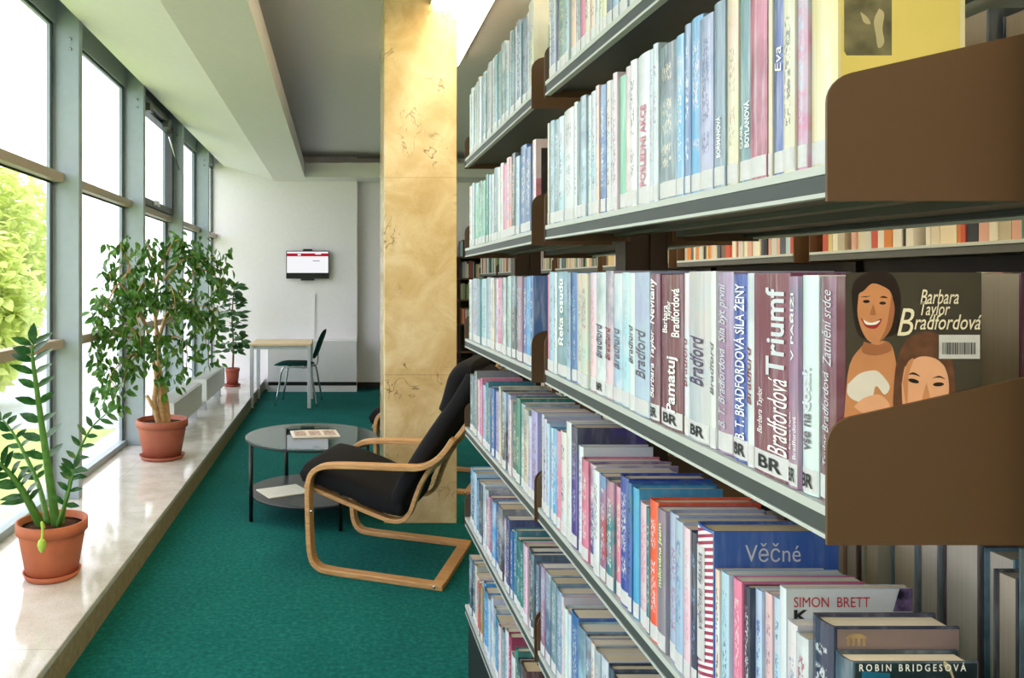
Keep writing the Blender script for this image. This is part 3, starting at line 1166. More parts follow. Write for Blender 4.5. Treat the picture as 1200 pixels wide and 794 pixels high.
for body, xa, xb_, ya, yb in (('Barbara', 1077, 1122, 356, 339), ('Taylor', 1077, 1112, 374, 354), ('radfordová', 1070, 1149, 386, 368), ('B', 1050, 1070, 393, 361)):
    a = cover_pt(xa, ya); c = cover_pt(xb_, yb)
    face_text(o, t, body, a[0], c[0], a[1], c[1], 'ink_cream', shear=.3, bold=.006 if body != 'B' else 0, eps=.0018)
a = cover_pt(1099, 420); c = cover_pt(1147, 392)
bc = MB()
bc.add([(a[0], -t / 2 - .0016, a[1]), (c[0], -t / 2 - .0016, a[1]), (c[0], -t / 2 - .0016, c[1]), (a[0], -t / 2 - .0016, c[1])], [(0, 1, 2, 3)], 0)
rb = random.Random(2)
xx = a[0] + .003
while xx < c[0] - .004:
    w_ = rb.choice([.0004, .0007, .0011])
    z_b = a[1] + .004
    z_t = c[1] - .007
    bc.add([(xx, -t / 2 - .0018, z_b), (xx + w_, -t / 2 - .0018, z_b), (xx + w_, -t / 2 - .0018, z_t), (xx, -t / 2 - .0018, z_t)], [(0, 1, 2, 3)], 1)
    xx += w_ + rb.choice([.0005, .0008])
bc.build('bar_code_label', ['label_white', 'ink_black'], o, recalc=False)

# --- near bay, second shelf
hB = (.212, .224)
rowX = row_from_pixels(1, 640.5, [
    (644.5, 'cream', dict(marks=0)), (649, 'pale cyan'), (655, 'grey-teal'), (661, 'pale blue', dict(second='white', picture=.8)), (672, 'white', dict(second='pale pink', picture=.5)),
    (676, 'white'), (680.5, 'green', dict(second='charcoal', marks=0)), (687, 'pale cyan'), (693, 'pale green'), (699, 'pale blue'), (703, 'peach'), (709, 'blue', dict(second='pale blue')),
    (714, 'pale green'), (719, 'pale grey'), (724, 'pale pink'), (732, 'mint', dict(marks=0, second='green')),
    (739, 'pale pink', dict(marks=0)), (746.5, 'white', dict(second='pale pink')), (761, 'white', dict(key='posl', marks=0, second='pale grey', picture=.5, look='wide white book with pink capitals')),
    (766, 'pale grey', dict(mark='grey')), (772, 'white', dict(mark='mauve')), (792, 'grey-teal', dict(second='dark teal', picture=.8, look='wide grey-teal book')),
    (801, 'sky blue', dict(mark='white', second='pale blue')), (808, 'steel blue', dict(mark='white')), (822, 'sky blue', dict(second='steel blue', mark='pale pink')),
    (838, 'lilac', dict(second='steel blue', picture=.7, mark='indigo')), (851, 'grey-teal', dict(key='bor', marks=0, second='peach', look='grey-teal book with pink patch')),
    (864, 'cream', dict(mark='tan')), (880, 'teal', dict(key='boy', marks=0, second='grey-teal', picture=.4, look='teal book with white capitals')),
    (900, 'crimson', dict(key='crim', marks=0, second='pink', picture=.6, look='crimson and pink book')), (905, 'cream', dict(marks=0)),
    (919, 'royal blue', dict(key='eva', marks=0, second='blue', look='bright blue book with white script')), (933, 'cream', dict(mark='charcoal')),
    (945, 'pink', dict(second='pale cyan', picture=.8)),
    (985, 'pale yellow', dict(key='zena', marks=0, second='yellow', picture=.45, yb=.7008, X=.4525, d=.116, h=.232, hard=True,
                              look='pale yellow book with yellow front cover')),
], hB)


def sx(key, *a, **kw):
    o_, t_, h_, b_, d_ = rowX[key]
    return spine_text(o_, t_, h_, b_, *a, **kw)


sx('posl', 'POSLEDNÍ AKCE', .12, .66, .25, .72, 'ink_rose', bold=.02)
sx('bor', 'BORMANOVÁ', .16, .38, .18, .52, 'ink_white', bold=.015)
sx('boy', 'CLAIRE', .18, .30, .52, .78, 'ink_white', bold=.02)
sx('boy', 'BOYLANOVÁ', .18, .42, .14, .44, 'ink_white', bold=.02)
sx('eva', 'Eva', .50, .62, .25, .8, 'ink_white', shear=.2)
sx('zena', 'Žena s. r. o.', .70, .98, .25, .62, 'ink_grey', shear=.25)
o, t, h, b, d = rowX['zena']
simple('yellow_print', (.87, .80, .46), .3, .5, var=.05, scale=12)
simple('photo_print', (.42, .40, .30), .35, .5, var=.5, scale=45)
simple('photo_pale', (.72, .68, .54), .35, .5, var=.1, scale=40)
P = Print(t)
P.poly([(986, -100), (1125, -100), (1125, 188), (986, 188)], 'yellow_print', False)
P.poly([(989, -25), (1045, -25), (1045, 65), (992, 65), (989, 60)], 'photo_print', False)
P.poly([(1030, 10), (1036, 16), (1034, 34), (1036, 50), (1029, 56), (1026, 40), (1024, 24)], 'photo_pale')
P.poly([(1008, 14), (1016, 20), (1020, 28), (1012, 26)], 'photo_pale')
P.mb.build('cover_picture', P.mats, o, recalc=False)

# --- near bay, fourth shelf
NV = dict(hard=False)
rowD = row_from_pixels(3, 632.5, [
    (637, 'pale green', dict(h=.21)), (641, 'pale grey', dict(h=.205)), (644.5, 'pale blue', dict(h=.20)), (649, 'pale cyan', dict(h=.195)), (653, 'sky blue', dict(h=.2, second='white')),
    (657, 'pink', dict(h=.20, second='pale cyan')), (664, 'white', dict(h=.205, mark='navy')), (670, 'white', dict(h=.232, marks=.4)), (677, 'purple', dict(h=.23, mark='lilac', key='purp', look='deep purple book')),
    (682, 'white', dict(h=.2)), (690, 'pink', dict(h=.183, mark='white', second='charcoal', picture=.3)), (697, 'indigo', dict(h=.183, mark='white', second='pale pink')), (704, 'white', dict(h=.18, mark='charcoal')),
    (711, 'red', dict(h=.18, mark='white', second='sky blue')), (720, 'teal', dict(h=.18, mark='white', second='pink')), (726.5, 'pink', dict(h=.178, second='pale blue')),
    (736.5, 'royal blue', dict(h=.203, mark='white', picture=0, hard=True)), (741, 'blue', dict(h=.20, second='green', picture=.5, hard=True, mark='navy')),
    (748, 'sky blue', dict(h=.198, marks=0, picture=0, hard=True, key='sky', look='plain sky blue book')),
    (758, 'pale pink', dict(h=.183, mark='pink', second='pink', picture=.3)), (762, 'teal', dict(h=.183, second='mauve')), (772, 'orange', dict(h=.2, mark='white', picture=0)),
    (782, 'grey', dict(key='mil', h=.196, marks=0, second='mauve', picture=.6, look='grey book with pale green lettering')),
    (792.5, 'lilac', dict(h=.20, mark='mauve')), (802, 'pale blue', dict(h=.198, second='cream', mark='steel blue')), (810, 'pale pink', dict(h=.196, marks=.3)), (817, 'navy', dict(h=.196, mark='steel blue')),
    (836, 'blue', dict(key='vec', h=.213, d=.150, hard=True, picture=0, marks=0, look='blue book with striped spine')),
    (843, 'white', dict(h=.170, hard=False)), (856, 'pale cyan', dict(key='cy', h=.172, mark='teal', second='white', hard=False)), (871, 'pink', dict(key='pk', h=.172, mark='pale pink', hard=False, second='lilac')),
    (881, 'navy', dict(h=.170, hard=False, second='slate')), (892, 'pale cyan', dict(key='cz', h=.172, mark='blue', hard=False)), (904, 'peach', dict(h=.174, hard=False)),
    (915, 'pale cyan', dict(h=.174, mark='teal', hard=False)),
    (923, 'white', dict(key='sim', h=.191, d=.133, hard=False, picture=0, marks=0, look='white paperback with red capitals')),
    (935, 'white', dict(h=.16, hard=False, mark='steel blue')), (950, 'pale grey', dict(h=.156, hard=False, mark='crimson')),
    (975, 'navy', dict(key='dark', h=.1845, d=.121, hard=True, marks=1, mark='white', second='charcoal', look='dark navy hardback with beige pages')),
    (996, 'dark teal', dict(key='rob', h=.164, d=.116, hard=True, marks=0, second='slate', picture=.5, look='dark teal hardback')),
], (.17, .2))


def sd(key, *a, **kw):
    o_, t_, h_, b_, d_ = rowD[key]
    return spine_text(o_, t_, h_, b_, *a, **kw)


sd('mil', 'milována jsem', .45, .9, .2, .7, 'ink_green', bold=.02)
o, t, h, b, d = rowD['vec']
q = MB()
for i_ in range(6):
    yv = -t * .47 + t * .94 * i_ / 5
    xv = -b * (1 - (2 * yv / t) ** 2) - .0003
    q.v += [(xv, yv, h * .02), (xv, yv, h * .985)]
q.f = [(2 * i_, 2 * i_ + 2, 2 * i_ + 3, 2 * i_ + 1) for i_ in range(5)]
q.mi = [0] * 5; q.sm = [False] * 5
q.build('striped_spine', 'striped_spine', o, recalc=False)
q = MB()
q.add([(-b - .0008, -t * .12, h * .22), (-b - .0008, t * .34, h * .22), (-b - .0008, t * .34, h * .88), (-b - .0008, -t * .12, h * .88)], [(0, 1, 2, 3)])
q.build('title_panel', 'label_white', o, recalc=False)
sd('vec', 'věčné láska', .40, .84, .50, .78, 'ink_violet', shear=.3, eps=.0018)


def fpx(obj, t_, x_, y_):
    yy = obj.location.y - t_ / 2
    return ((x_ - VX) * yy / F_PX - obj.location.x, H_CAM - (y_ - VY) * yy / F_PX - obj.location.z)


a = fpx(o, t, 873, 658); c = fpx(o, t, 938, 636)
face_text(o, t, 'Věčné', a[0], c[0], a[1], c[1], 'ink_pale')
o, t, h, b, d = rowD['sim']
a = fpx(o, t, 930, 711); c = fpx(o, t, 1019, 699)
face_text(o, t, 'SIMON  BRETT', a[0], c[0], a[1], c[1], 'ink_red')
a = fpx(o, t, 930, 728); c = fpx(o, t, 948, 714)
face_text(o, t, 'K', a[0], c[0], a[1], c[1], 'ink_black', bold=.03)
simple('art_print', (.40, .34, .50), .35, .5, var=.9, scale=90)
a = fpx(o, t, 1046, 716); c = fpx(o, t, 1069, 689)
MB().add([(a[0], -t / 2 - .0006, a[1]), (c[0], -t / 2 - .0006, a[1]), (c[0], -t / 2 - .0006, c[1]), (a[0] + .007, -t / 2 - .0006, c[1])], [(0, 1, 2, 3)]).build('cover_picture', 'art_print', o, recalc=False)
o, t, h, b, d = rowD['dark']
simple('dusk_print', (.48, .42, .42), .3, .5, var=.2, scale=14)
simple('gold_print', (.66, .56, .40), .3, .5, var=.3, scale=80)
MB().add([(.003, -t / 2 - .0004, .002), (d - .001, -t / 2 - .0004, .002), (d - .001, -t / 2 - .0004, h - .002), (.003, -t / 2 - .0004, h - .002)], [(0, 1, 2, 3)]).build('cover_picture', 'dusk_print', o, recalc=False)
a = fpx(o, t, 992, 756); c = fpx(o, t, 1014, 742)
g = MB()
w_, hh = c[0] - a[0], c[1] - a[1]
ey = -t / 2 - .0007
g.add([(a[0] - w_ * .1, ey, a[1] + hh * .62), (c[0] + w_ * .1, ey, a[1] + hh * .62), (c[0] - w_ * .2, ey, c[1]), (a[0] + w_ * .2, ey, c[1])], [(0, 1, 2, 3)])
for q_ in (0, .28, .56, .84):
    g.add([(a[0] + w_ * q_, ey, a[1]), (a[0] + w_ * (q_ + .14), ey, a[1]), (a[0] + w_ * (q_ + .14), ey, a[1] + hh * .6), (a[0] + w_ * q_, ey, a[1] + hh * .6)], [(0, 1, 2, 3)])
g.build('emblem', 'gold_print', o, recalc=False)
o, t, h, b, d = rowD['rob']
simple('jacket_print', (.13, .19, .22), .28, .5, var=.5, scale=30)
simple('jacket_blue', (.14, .42, .56), .28, .5, var=.3, scale=30)
ey = -t / 2 - .0004
MB().add([(.002, ey, .002), (d - .001, ey, .002), (d - .001, ey, h - .001), (.002, ey, h - .001)], [(0, 1, 2, 3)]).build('cover_picture', 'jacket_print', o, recalc=False)
MB().add([(.008, ey - .0002, .02), (.034, ey - .0002, .02), (.034, ey - .0002, h - .01), (.008, ey - .0002, h - .008)], [(0, 1, 2, 3)]).build('cover_panel', 'jacket_blue', o, recalc=False)
g = MB()
a = fpx(o, t, 1105, 776); c = fpx(o, t, 1122, 800)
pts = smooth_path([(a[0], 0, a[1]), (a[0] + .006, 0, a[1] - .006), (a[0] + .010, 0, a[1] - .018), (a[0] + .016, 0, a[1] - .04)], 5)
g.strip([(p.x, ey - .0004, p.z) for p in pts], (0, 0, 1), .006, .0002)
g.build('cover_lace', 'photo_pale', o, recalc=False)
a = fpx(o, t, 1006, 785.5); c = fpx(o, t, 1131, 775)
face_text(o, t, 'R O B I N   B R I D G E S O V Á', a[0], c[0], a[1], c[1], 'ink_white', bold=.015, eps=.0012)

# --- near bay, top and fifth shelves
row_from_pixels(0, 640.5, [(646, 'white'), (652, 'lilac', dict(second='white')), (655, 'navy', dict(marks=0)), (663, 'grey-teal'), (668, 'pale grey'), (675, 'peach'), (678, 'pale grey'),
    (681, 'grey'), (686, 'pink', dict(marks=0)), (692, 'cream'), (697, 'peach'), (702, 'white'), (706, 'cream'), (711, 'cream', dict(mark='charcoal')), (718, 'slate'), (725, 'pale blue'),
    (735, 'grey-teal'), (746, 'pale grey'), (760, 'white'), (776, 'pale blue'), (794, 'cream'), (815, 'pale cyan')], (.205, .225))
row_from_pixels(4, 632, [(639, 'mauve', dict(second='lilac', mark='white', h=.195)), (645, 'slate', dict(mark='pale cyan', h=.195)), (651, 'grey-teal', dict(mark='white', h=.193)),
    (658, 'steel blue', dict(mark='white', h=.19)), (660.5, 'pale pink', dict(h=.19)), (665, 'white', dict(marks=.3, h=.175)), (669.5, 'white', dict(marks=.2)), (678, 'blue', dict(mark='white', picture=0, h=.19)),
    (687, 'pale blue', dict(marks=.2)), (692, 'brown', dict(h=.185)), (697, 'peach', dict(h=.185)), (704, 'grey-teal', dict(h=.185)), (712, 'white', dict(mark='slate', h=.187)), (718, 'dark teal', dict(h=.187)),
    (727, 'charcoal', dict(h=.183)), (737, 'pale grey', dict(h=.18)), (749, 'dark teal', dict(h=.18)), (762, 'cream', dict(h=.18)), (778, 'slate', dict(h=.18)), (796, 'white', dict(h=.18))], (.175, .195))

# --- far bay, all six shelves
fa = row_random(0, ['pale grey', 'white', 'pale blue', 'pale cyan', 'pale grey', 'peach', 'white', 'pale blue', 'grey-teal', 'pale grey', 'pale grey', 'white', 'pale cyan', 'grey-teal',
                    'pale blue', 'slate', 'pale cyan', 'pale grey', 'grey-teal', 'pale grey', 'slate', 'grey-teal', 'charcoal', 'pale blue', 'cream'], hs=(.205, .228))
fb = row_random(1, ['white', 'pale grey', 'mint', 'mint', 'mint', 'mint', 'green', 'pale cyan', 'pale grey', 'grey-teal', 'pale green', 'white', 'pink', 'pale pink', 'salmon',
                    'charcoal', 'pale cyan', 'blue', 'blue', 'pale pink'], hs=(.195, .215))
fc = row_random(2, ['pale green', 'pale grey', 'lilac', 'grey-teal', 'grey-teal', 'pale cyan', 'pale cyan', 'pale grey', 'white', 'cream', 'lilac', 'pink', 'mauve', 'pale green', 'grey',
                    'pale grey', 'charcoal', 'charcoal', 'mauve', 'blue', 'sky blue', 'blue'], hs=(.205, .214))
fd = row_random(3, ['grey-teal', 'slate', 'grey', 'pale pink', 'pink', 'pink', 'lilac', 'teal', 'steel blue', 'pale blue', 'blue', 'lilac', 'cream', 'tan', 'charcoal', 'mauve', 'pale pink',
                    'green', 'green', 'white', 'cream', 'lilac', 'lilac'], hs=(.19, .215))
fe = row_random(4, ['sky blue', 'charcoal', 'cream', 'pale blue', 'steel blue', 'slate', 'white', 'white', 'white', 'pink', 'mauve', 'sky blue', 'blue', 'charcoal', 'lilac', 'indigo', 'blue',
                    'teal', 'teal', 'green', 'pale pink', 'charcoal', 'dark teal', 'slate'], hs=(.175, .20))
ff = row_random(5, ['dark teal', 'slate', 'cream', 'peach', 'orange', 'tan', 'sky blue', 'sky blue', 'pale cyan', 'white', 'white', 'sky blue', 'pale pink', 'grey-teal', 'white', 'crimson', 'white',
                    'green', 'dark teal', 'brown', 'brown', 'white'], hs=(.165, .20))


def cover_art(entry, mat, x0, x1, z0, z1, name='cover_picture'):
    o_, t_, b_ = entry
    e_ = -t_ / 2 - .0006
    MB().add([(x0, e_, z0), (x1, e_, z0), (x1, e_, z1), (x0, e_, z1)], [(0, 1, 2, 3)]).build(name, mat, o_, recalc=False)


simple('dark_art', (.16, .14, .14), .4, .5, var=.5, scale=40)
simple('pink_art', (.80, .50, .56), .4, .5, var=.3, scale=40)
cover_art(fa[-1], 'photo_print', .035, .07, .06, .16)
cover_art(fb[-1], 'dark_art', .012, .10, .03, .19)
cover_art(fb[-1], 'pink_art', .0, .012, .05, .12, 'cover_band')

# --- the other side of the bookcase: page edges seen through the gaps
def other_side(i, y_from, y_to, n_, hs, names, where):
    ws = [R.uniform(.7, 1.3) for _ in range(n_)]
    s = sum(ws); y = y_from
    for k_ in range(n_):
        step = (y_to - y_from) * ws[k_] / s
        t_ = step - .001
        cname = names[k_ % len(names)]
        d_ = R.uniform(.13, .16)
        yc = y + step / 2
        lab = '%s book showing its page edges, %s from the camera %s' % (cname, ordinal(k_ + 1), where)
        make_book(2 * CX - XB, yc, zn(i, yc) + DECK + .0006, t_, R.uniform(*hs), d_, cname, lab, 'books seen from behind ' + where, flip=True, has_label=False, marks=0)
        y += step


other_side(1, .72, .96, 6, (.19, .205), ['charcoal', 'navy', 'slate', 'navy', 'charcoal', 'brown'], 'beside the yellow cover')
other_side(2, .72, .90, 4, (.2, .212), ['teal', 'maroon', 'brown', 'maroon'], 'beside the two-women cover')
other_side(3, .72, 1.22, 13, (.19, .235), ['tan', 'teal', 'grey-teal', 'charcoal', 'teal', 'brown', 'grey', 'grey-teal', 'cream', 'brown', 'tan', 'charcoal', 'slate'],
           'under the lower brown shelf end')

# ------------------------------------------------------------------ the bookcases further back
PALF = [(.80, .76, .68), (.70, .66, .58), (.84, .82, .78), (.62, .64, .66), (.30, .32, .36), (.16, .17, .2), (.72, .30, .22), (.80, .48, .20), (.20, .48, .46),
        (.55, .60, .40), (.78, .70, .50), (.86, .84, .76), (.45, .36, .30), (.66, .74, .78), (.80, .62, .56), (.85, .80, .70), (.75, .75, .72)]


def far_case(name, label, x_front, depth, y0, y1, zs, height):
    t_ = thing(name, label, 'bookcase', (x_front + depth / 2, (y0 + y1) / 2, 0))
    MB().box(-.004, .004, -(y1 - y0) / 2 + .04, (y1 - y0) / 2 - .04, .05, height - .05).build('back_panel', 'post_brown', t_)
    ox, oy = x_front + depth / 2, (y0 + y1) / 2
    L = (y1 - y0)
    nb = max(1, round(L / 1.05))
    for k_ in range(nb + 1):
        yy = y0 + L * k_ / nb - oy
        MB().box(-.03, .03, yy - .03, yy + .03, 0, height).build('upright', 'post_brown', t_)
    for z in zs:
        for k_ in range(nb):
            ya = y0 + L * k_ / nb - oy + .05; yb = y0 + L * (k_ + 1) / nb - oy - .05
            m = MB()
            m.box(-depth / 2, -.032, ya, yb, z, z + .02, 0)
            m.box(-depth / 2 - .002, -depth / 2 + .01, ya, yb, z + .021, z + .03, 1)
            m.build('shelf', ['shelf_steel', 'shelf_lip'], t_)
            for yy in (ya - .006, yb + .002):
                b_ = MB()
                b_.add([(-depth / 2, yy, z - .003), (-depth / 2, yy, z + .09), (-depth / 2 + .02, yy, z + .115), (-.032, yy, z + .15), (-.032, yy, z - .003),
                        (-depth / 2, yy + .004, z - .003), (-depth / 2, yy + .004, z + .09), (-depth / 2 + .02, yy + .004, z + .115), (-.032, yy + .004, z + .15), (-.032, yy + .004, z - .003)],
                       [(0, 1, 2, 3, 4), (9, 8, 7, 6, 5)] + [(j, (j + 1) % 5, 5 + (j + 1) % 5, 5 + j) for j in range(5)])
                b_.build('shelf_bracket', 'bracket_brown', t_)
    return t_, nb, L


BZS = [.26, .57, .885, 1.20, 1.494, 1.80]
books_far = MB()
far_cols = []


def far_row(x, y0, y1, z, along='y', seed=0):
    rr = random.Random(seed)
    y = y0
    while y < y1 - .05:
        t_ = rr.uniform(.014, .04)
        h_ = rr.uniform(.17, .225)
        c_ = lin(rr.choice(PALF))
        d_ = rr.uniform(.12, .15)
        if rr.random() < .05:
            y += rr.uniform(.01, .06)
        x_ = x + rr.uniform(0, .008)
        if along == 'y':
            books_far.box(x_, x_ + d_, y, min(y + t_, y1) - .001, z, z + h_)
        else:
            books_far.box(y, min(y + t_, y1) - .001, x_, x_ + d_, z, z + h_)
        far_cols.extend([c_] * 6)
        y += t_


t_, nb, L = far_case('bookcase', 'long brown bookcase of warmly lit books behind the front one', 1.62, .40, .62, 8.9, BZS, 2.2)
for k_ in range(nb):
    ya = .62 + L * k_ / nb + .055; yb = .62 + L * (k_ + 1) / nb - .055
    for i_, z in enumerate(BZS):
        far_row(1.625, ya, yb, z + .0305, seed=100 * k_ + i_)

# low bookcase against the back wall, in the gap beside the column
bt = thing('wall_bookcase', 'brown open bookcase on the back wall behind the column', 'bookcase', (1.9, 10.2, 0))
m = MB()
for xx in (-.95, -.32, .32, .95):
    m.box(xx - .012, xx + .012, -.16, .16, 0, 1.75)
m.build('side_panel', 'post_brown', bt)
m = MB(); m.box(-.96, .96, .16, .17, 0, 1.75); m.build('back_panel', 'post_brown', bt)
for z in (.10, .50, .86, 1.18, 1.46, 1.74):
    for q_ in range(3):
        xa = (-.95, -.32, .32)[q_] + .013
        MB().box(xa, xa + .604, -.16, .158, z, z + .022).build('shelf', 'bracket_brown', bt)
for i_, z in enumerate((.86, 1.18, 1.46, 1.74)):
    for q_ in range(3):
        xa = 1.9 + (-.95, -.32, .32)[q_] + .015
        far_row(10.055, xa, xa + .6, z + .0225, along='x', seed=500 + i_ * 3 + q_)
me_o = books_far.build('books_on_far_shelves', 'far_book_cover', recalc=True)
me_o['kind'] = 'stuff'
tag(me_o, 'rows of small warm-lit book spines on the far bookcases', 'books')
att = me_o.data.attributes.new('book_colour', 'FLOAT_COLOR', 'FACE')
for i_, c_ in enumerate(far_cols):
    att.data[i_].color = (*c_, 1)

# ------------------------------------------------------------------ plants
def pot(root, r_top, r_bot, h, mat, saucer_r=None):
    MB().lathe([(r_bot * .6, .014), (r_bot, .016), (r_top * .93, h * .80), (r_top * .93, h * .81), (r_top, h * .82), (r_top, h), (r_top * .92, h), (r_top * .88, h * .82), (r_bot * .9, .05)], n=48, cap0=True, cap1=True).build('pot', mat, root)
    MB().lathe([(r_top * .895, h * .88), (r_top * .5, h * .90), (.001, h * .91)], n=40, cap0=True, cap1=False).build('soil', 'soil', root)
    s = saucer_r or r_bot * 1.22
    MB().lathe([(s * .85, .001), (s * .9, .004), (s, .028), (s * .95, .028), (s * .86, .012), (.002, .012)], n=48, cap0=True, cap1=False).build('saucer', mat, root)


# 1. fern-leaved plant in the front pot (fat arching stems with paired leaflets)
rr = random.Random(11)
zx, zy = px(61, 683, 3.36).x, 3.36
zz = thing('potted_plant', 'green plant with feathered arching stems in terracotta pot nearest the camera', 'potted plant', (zx, zy, ZS), group='potted plants on the sill')
pot(zz, .150, .108, .245, 'terracotta', .122)


def loc_of(x_, y_, Y, o_):
    p = px(x_, y_, Y)
    return Vector((p.x - o_[0], p.y - o_[1], p.z - o_[2]))


ZO = (zx, zy, ZS)
stems = [
    # pixels with depth from root to tip, base radius, leaf length
    ([(66, 618, 3.36), (58, 560, 3.34), (50, 505, 3.32), (43, 455, 3.30), (38, 418, 3.28), (38, 403, 3.27)], .021, .105),
    ([(72, 616, 3.38), (80, 570, 3.42), (92, 530, 3.46), (108, 500, 3.50), (128, 482, 3.55)], .010, .062),
    ([(50, 620, 3.36), (36, 592, 3.32), (20, 565, 3.28), (2, 545, 3.25), (-22, 530, 3.22)], .022, .10),
    ([(56, 614, 3.38), (46, 570, 3.46), (28, 530, 3.52), (14, 505, 3.56), (2, 490, 3.58)], .014, .085),
    ([(68, 616, 3.33), (78, 585, 3.28), (84, 562, 3.26), (88, 548, 3.25)], .012, .07),
]
for si, (pts, r0, ll) in enumerate(stems):
    P3 = smooth_path([loc_of(a_, b_, c_, ZO) for a_, b_, c_ in pts], 5)
    nP = len(P3)
    MB().tube(P3, [r0 * (1 - .82 * i_ / (nP - 1)) for i_ in range(nP)], 9).build('stem', 'zz_stem', zz)
    lf = MB()
    n_pairs = 9 if si in (0, 2) else (8 if si != 4 else 4)
    for j in range(n_pairs):
        f_ = .30 + .66 * j / (n_pairs - 1)
        p = P3[min(nP - 1, int(f_ * (nP - 1)))]
        dr = (P3[min(nP - 1, int(f_ * (nP - 1)) + 1)] - P3[max(0, int(f_ * (nP - 1)) - 1)]).normalized()
        for sg in (-1, 1):
            # leaflets spread to either side, in the picture plane for the first stem
            side = Vector((-1, rr.uniform(-.3, .2), -.1) if sg < 0 else (.42, .75, .1)) if si in (0, 3) else Vector((sg * dr.z, -.25, -sg * dr.x))
            d_ = side.normalized() * .9 + dr * .45 + Vector((0, 0, rr.uniform(-.1, .15)))
            nrm = Vector((0, -.75, .75)) + Vector((rr.uniform(-.3, .3), 0, rr.uniform(-.2, .3)))
            lf.leaf(p, d_, nrm, ll * rr.uniform(.85, 1.12), ll * .40, fold=.15, droop=.12)
    lf.leaf(P3[-1], (P3[-1] - P3[-4]), (0, -.8, .3), ll * .9, ll * .42, fold=.2, droop=.05)
    lf.build('leaflets', 'zz_leaf', zz, recalc=False)
sh = MB()
sp_ = smooth_path([loc_of(52, 618, 3.22, ZO), loc_of(49, 612, 3.20, ZO), loc_of(50, 622, 3.185, ZO), loc_of(49, 632, 3.18, ZO)], 5)
sh.tube(sp_, .006, 7)
sh.lathe([(.003, -.055), (.014, -.04), (.019, -.02), (.014, -.004), (.005, .004)], *loc_of(49, 632, 3.18, ZO), n=12)
sh.build('young_shoot', 'zz_shoot', zz)

# 2. weeping fig
rr = random.Random(21)
fx, fy = px(190, 536, 5.62).x, 5.62
fig = thing('potted_tree', 'large bushy weeping fig with pale twisted trunks in terracotta pot by the window', 'potted plant', (fx, fy, ZS), group='potted plants on the sill')
pot(fig, .187, .135, .285, 'pot_brown', .165)
FO = (fx, fy, ZS)
trunks = [
    [(186, 496, 5.60), (181, 470, 5.58), (183, 440, 5.57), (176, 410, 5.55), (172, 385, 5.52), (160, 350, 5.45), (150, 315, 5.40)],
    [(191, 496, 5.62), (188, 465, 5.60), (186, 430, 5.62), (186, 400, 5.62), (182, 375, 5.63), (184, 340, 5.66), (190, 300, 5.68)],
    [(196, 497, 5.64), (194, 470, 5.66), (188, 440, 5.66), (186, 405, 5.68), (193, 375, 5.72), (210, 345, 5.78), (228, 318, 5.80)],
]
trk = MB()
tips = []
for ti, tp in enumerate(trunks):
    P3 = smooth_path([loc_of(a_, b_, c_, FO) for a_, b_, c_ in tp], 5)
    trk.tube(P3, [(.026 if ti else .021) * (1 - .75 * i_ / (len(P3) - 1)) for i_ in range(len(P3))], 10)
trk.tube([loc_of(186, 485, 5.6, FO), loc_of(178, 474, 5.57, FO), loc_of(172, 463, 5.56, FO)], [.017, .016, .012], 8)
branches = [  # start pixel, end pixel with depth
    ((176, 410, 5.55), (112, 352, 5.15)), ((176, 405, 5.55), (122, 400, 5.2)), ((172, 385, 5.52), (128, 320, 5.3)), ((160, 350, 5.45), (142, 285, 5.4)),
    ((184, 350, 5.66), (172, 285, 5.6)), ((190, 310, 5.68), (212, 280, 5.75)), ((210, 345, 5.78), (250, 300, 5.9)), ((193, 375, 5.72), (246, 360, 5.8)),
    ((228, 318, 5.80), (258, 330, 6.0)), ((186, 400, 5.62), (150, 430, 5.25)), ((188, 405, 5.62), (218, 400, 5.6)), ((182, 375, 5.6), (200, 335, 5.3)),
    ((184, 380, 5.6), (168, 330, 5.2)), ((176, 410, 5.5), (128, 440, 5.1)), ((193, 370, 5.7), (225, 350, 5.45)), ((150, 320, 5.4), (118, 375, 5.1)),
    ((210, 345, 5.78), (240, 395, 5.7)), ((184, 345, 5.6), (160, 370, 5.1)), ((190, 330, 5.6), (232, 300, 5.6)), ((182, 390, 5.6), (185, 420, 5.25)),
]
fol = MB()


def leaf_cluster(p, n_, spread_):
    for _ in range(n_):
        q_ = p + Vector((rr.gauss(0, spread_), rr.gauss(0, spread_), rr.gauss(0, spread_ * .8)))
        if fx + q_.x < XM - .10:
            q_.x = XM - .10 - fx + rr.uniform(0, .05)
        a_ = rr.uniform(0, 6.28)
        d_ = Vector((math.cos(a_) * .7, math.sin(a_) * .7, rr.uniform(-1.3, -.15)))
        nn = Vector((rr.uniform(-.9, .9), rr.uniform(-1.0, .4), rr.uniform(.2, 1)))
        L_ = rr.uniform(.055, .085)
        fol.leaf(q_, d_, nn, L_, L_ * rr.uniform(.42, .52), fold=.25, droop=.25)


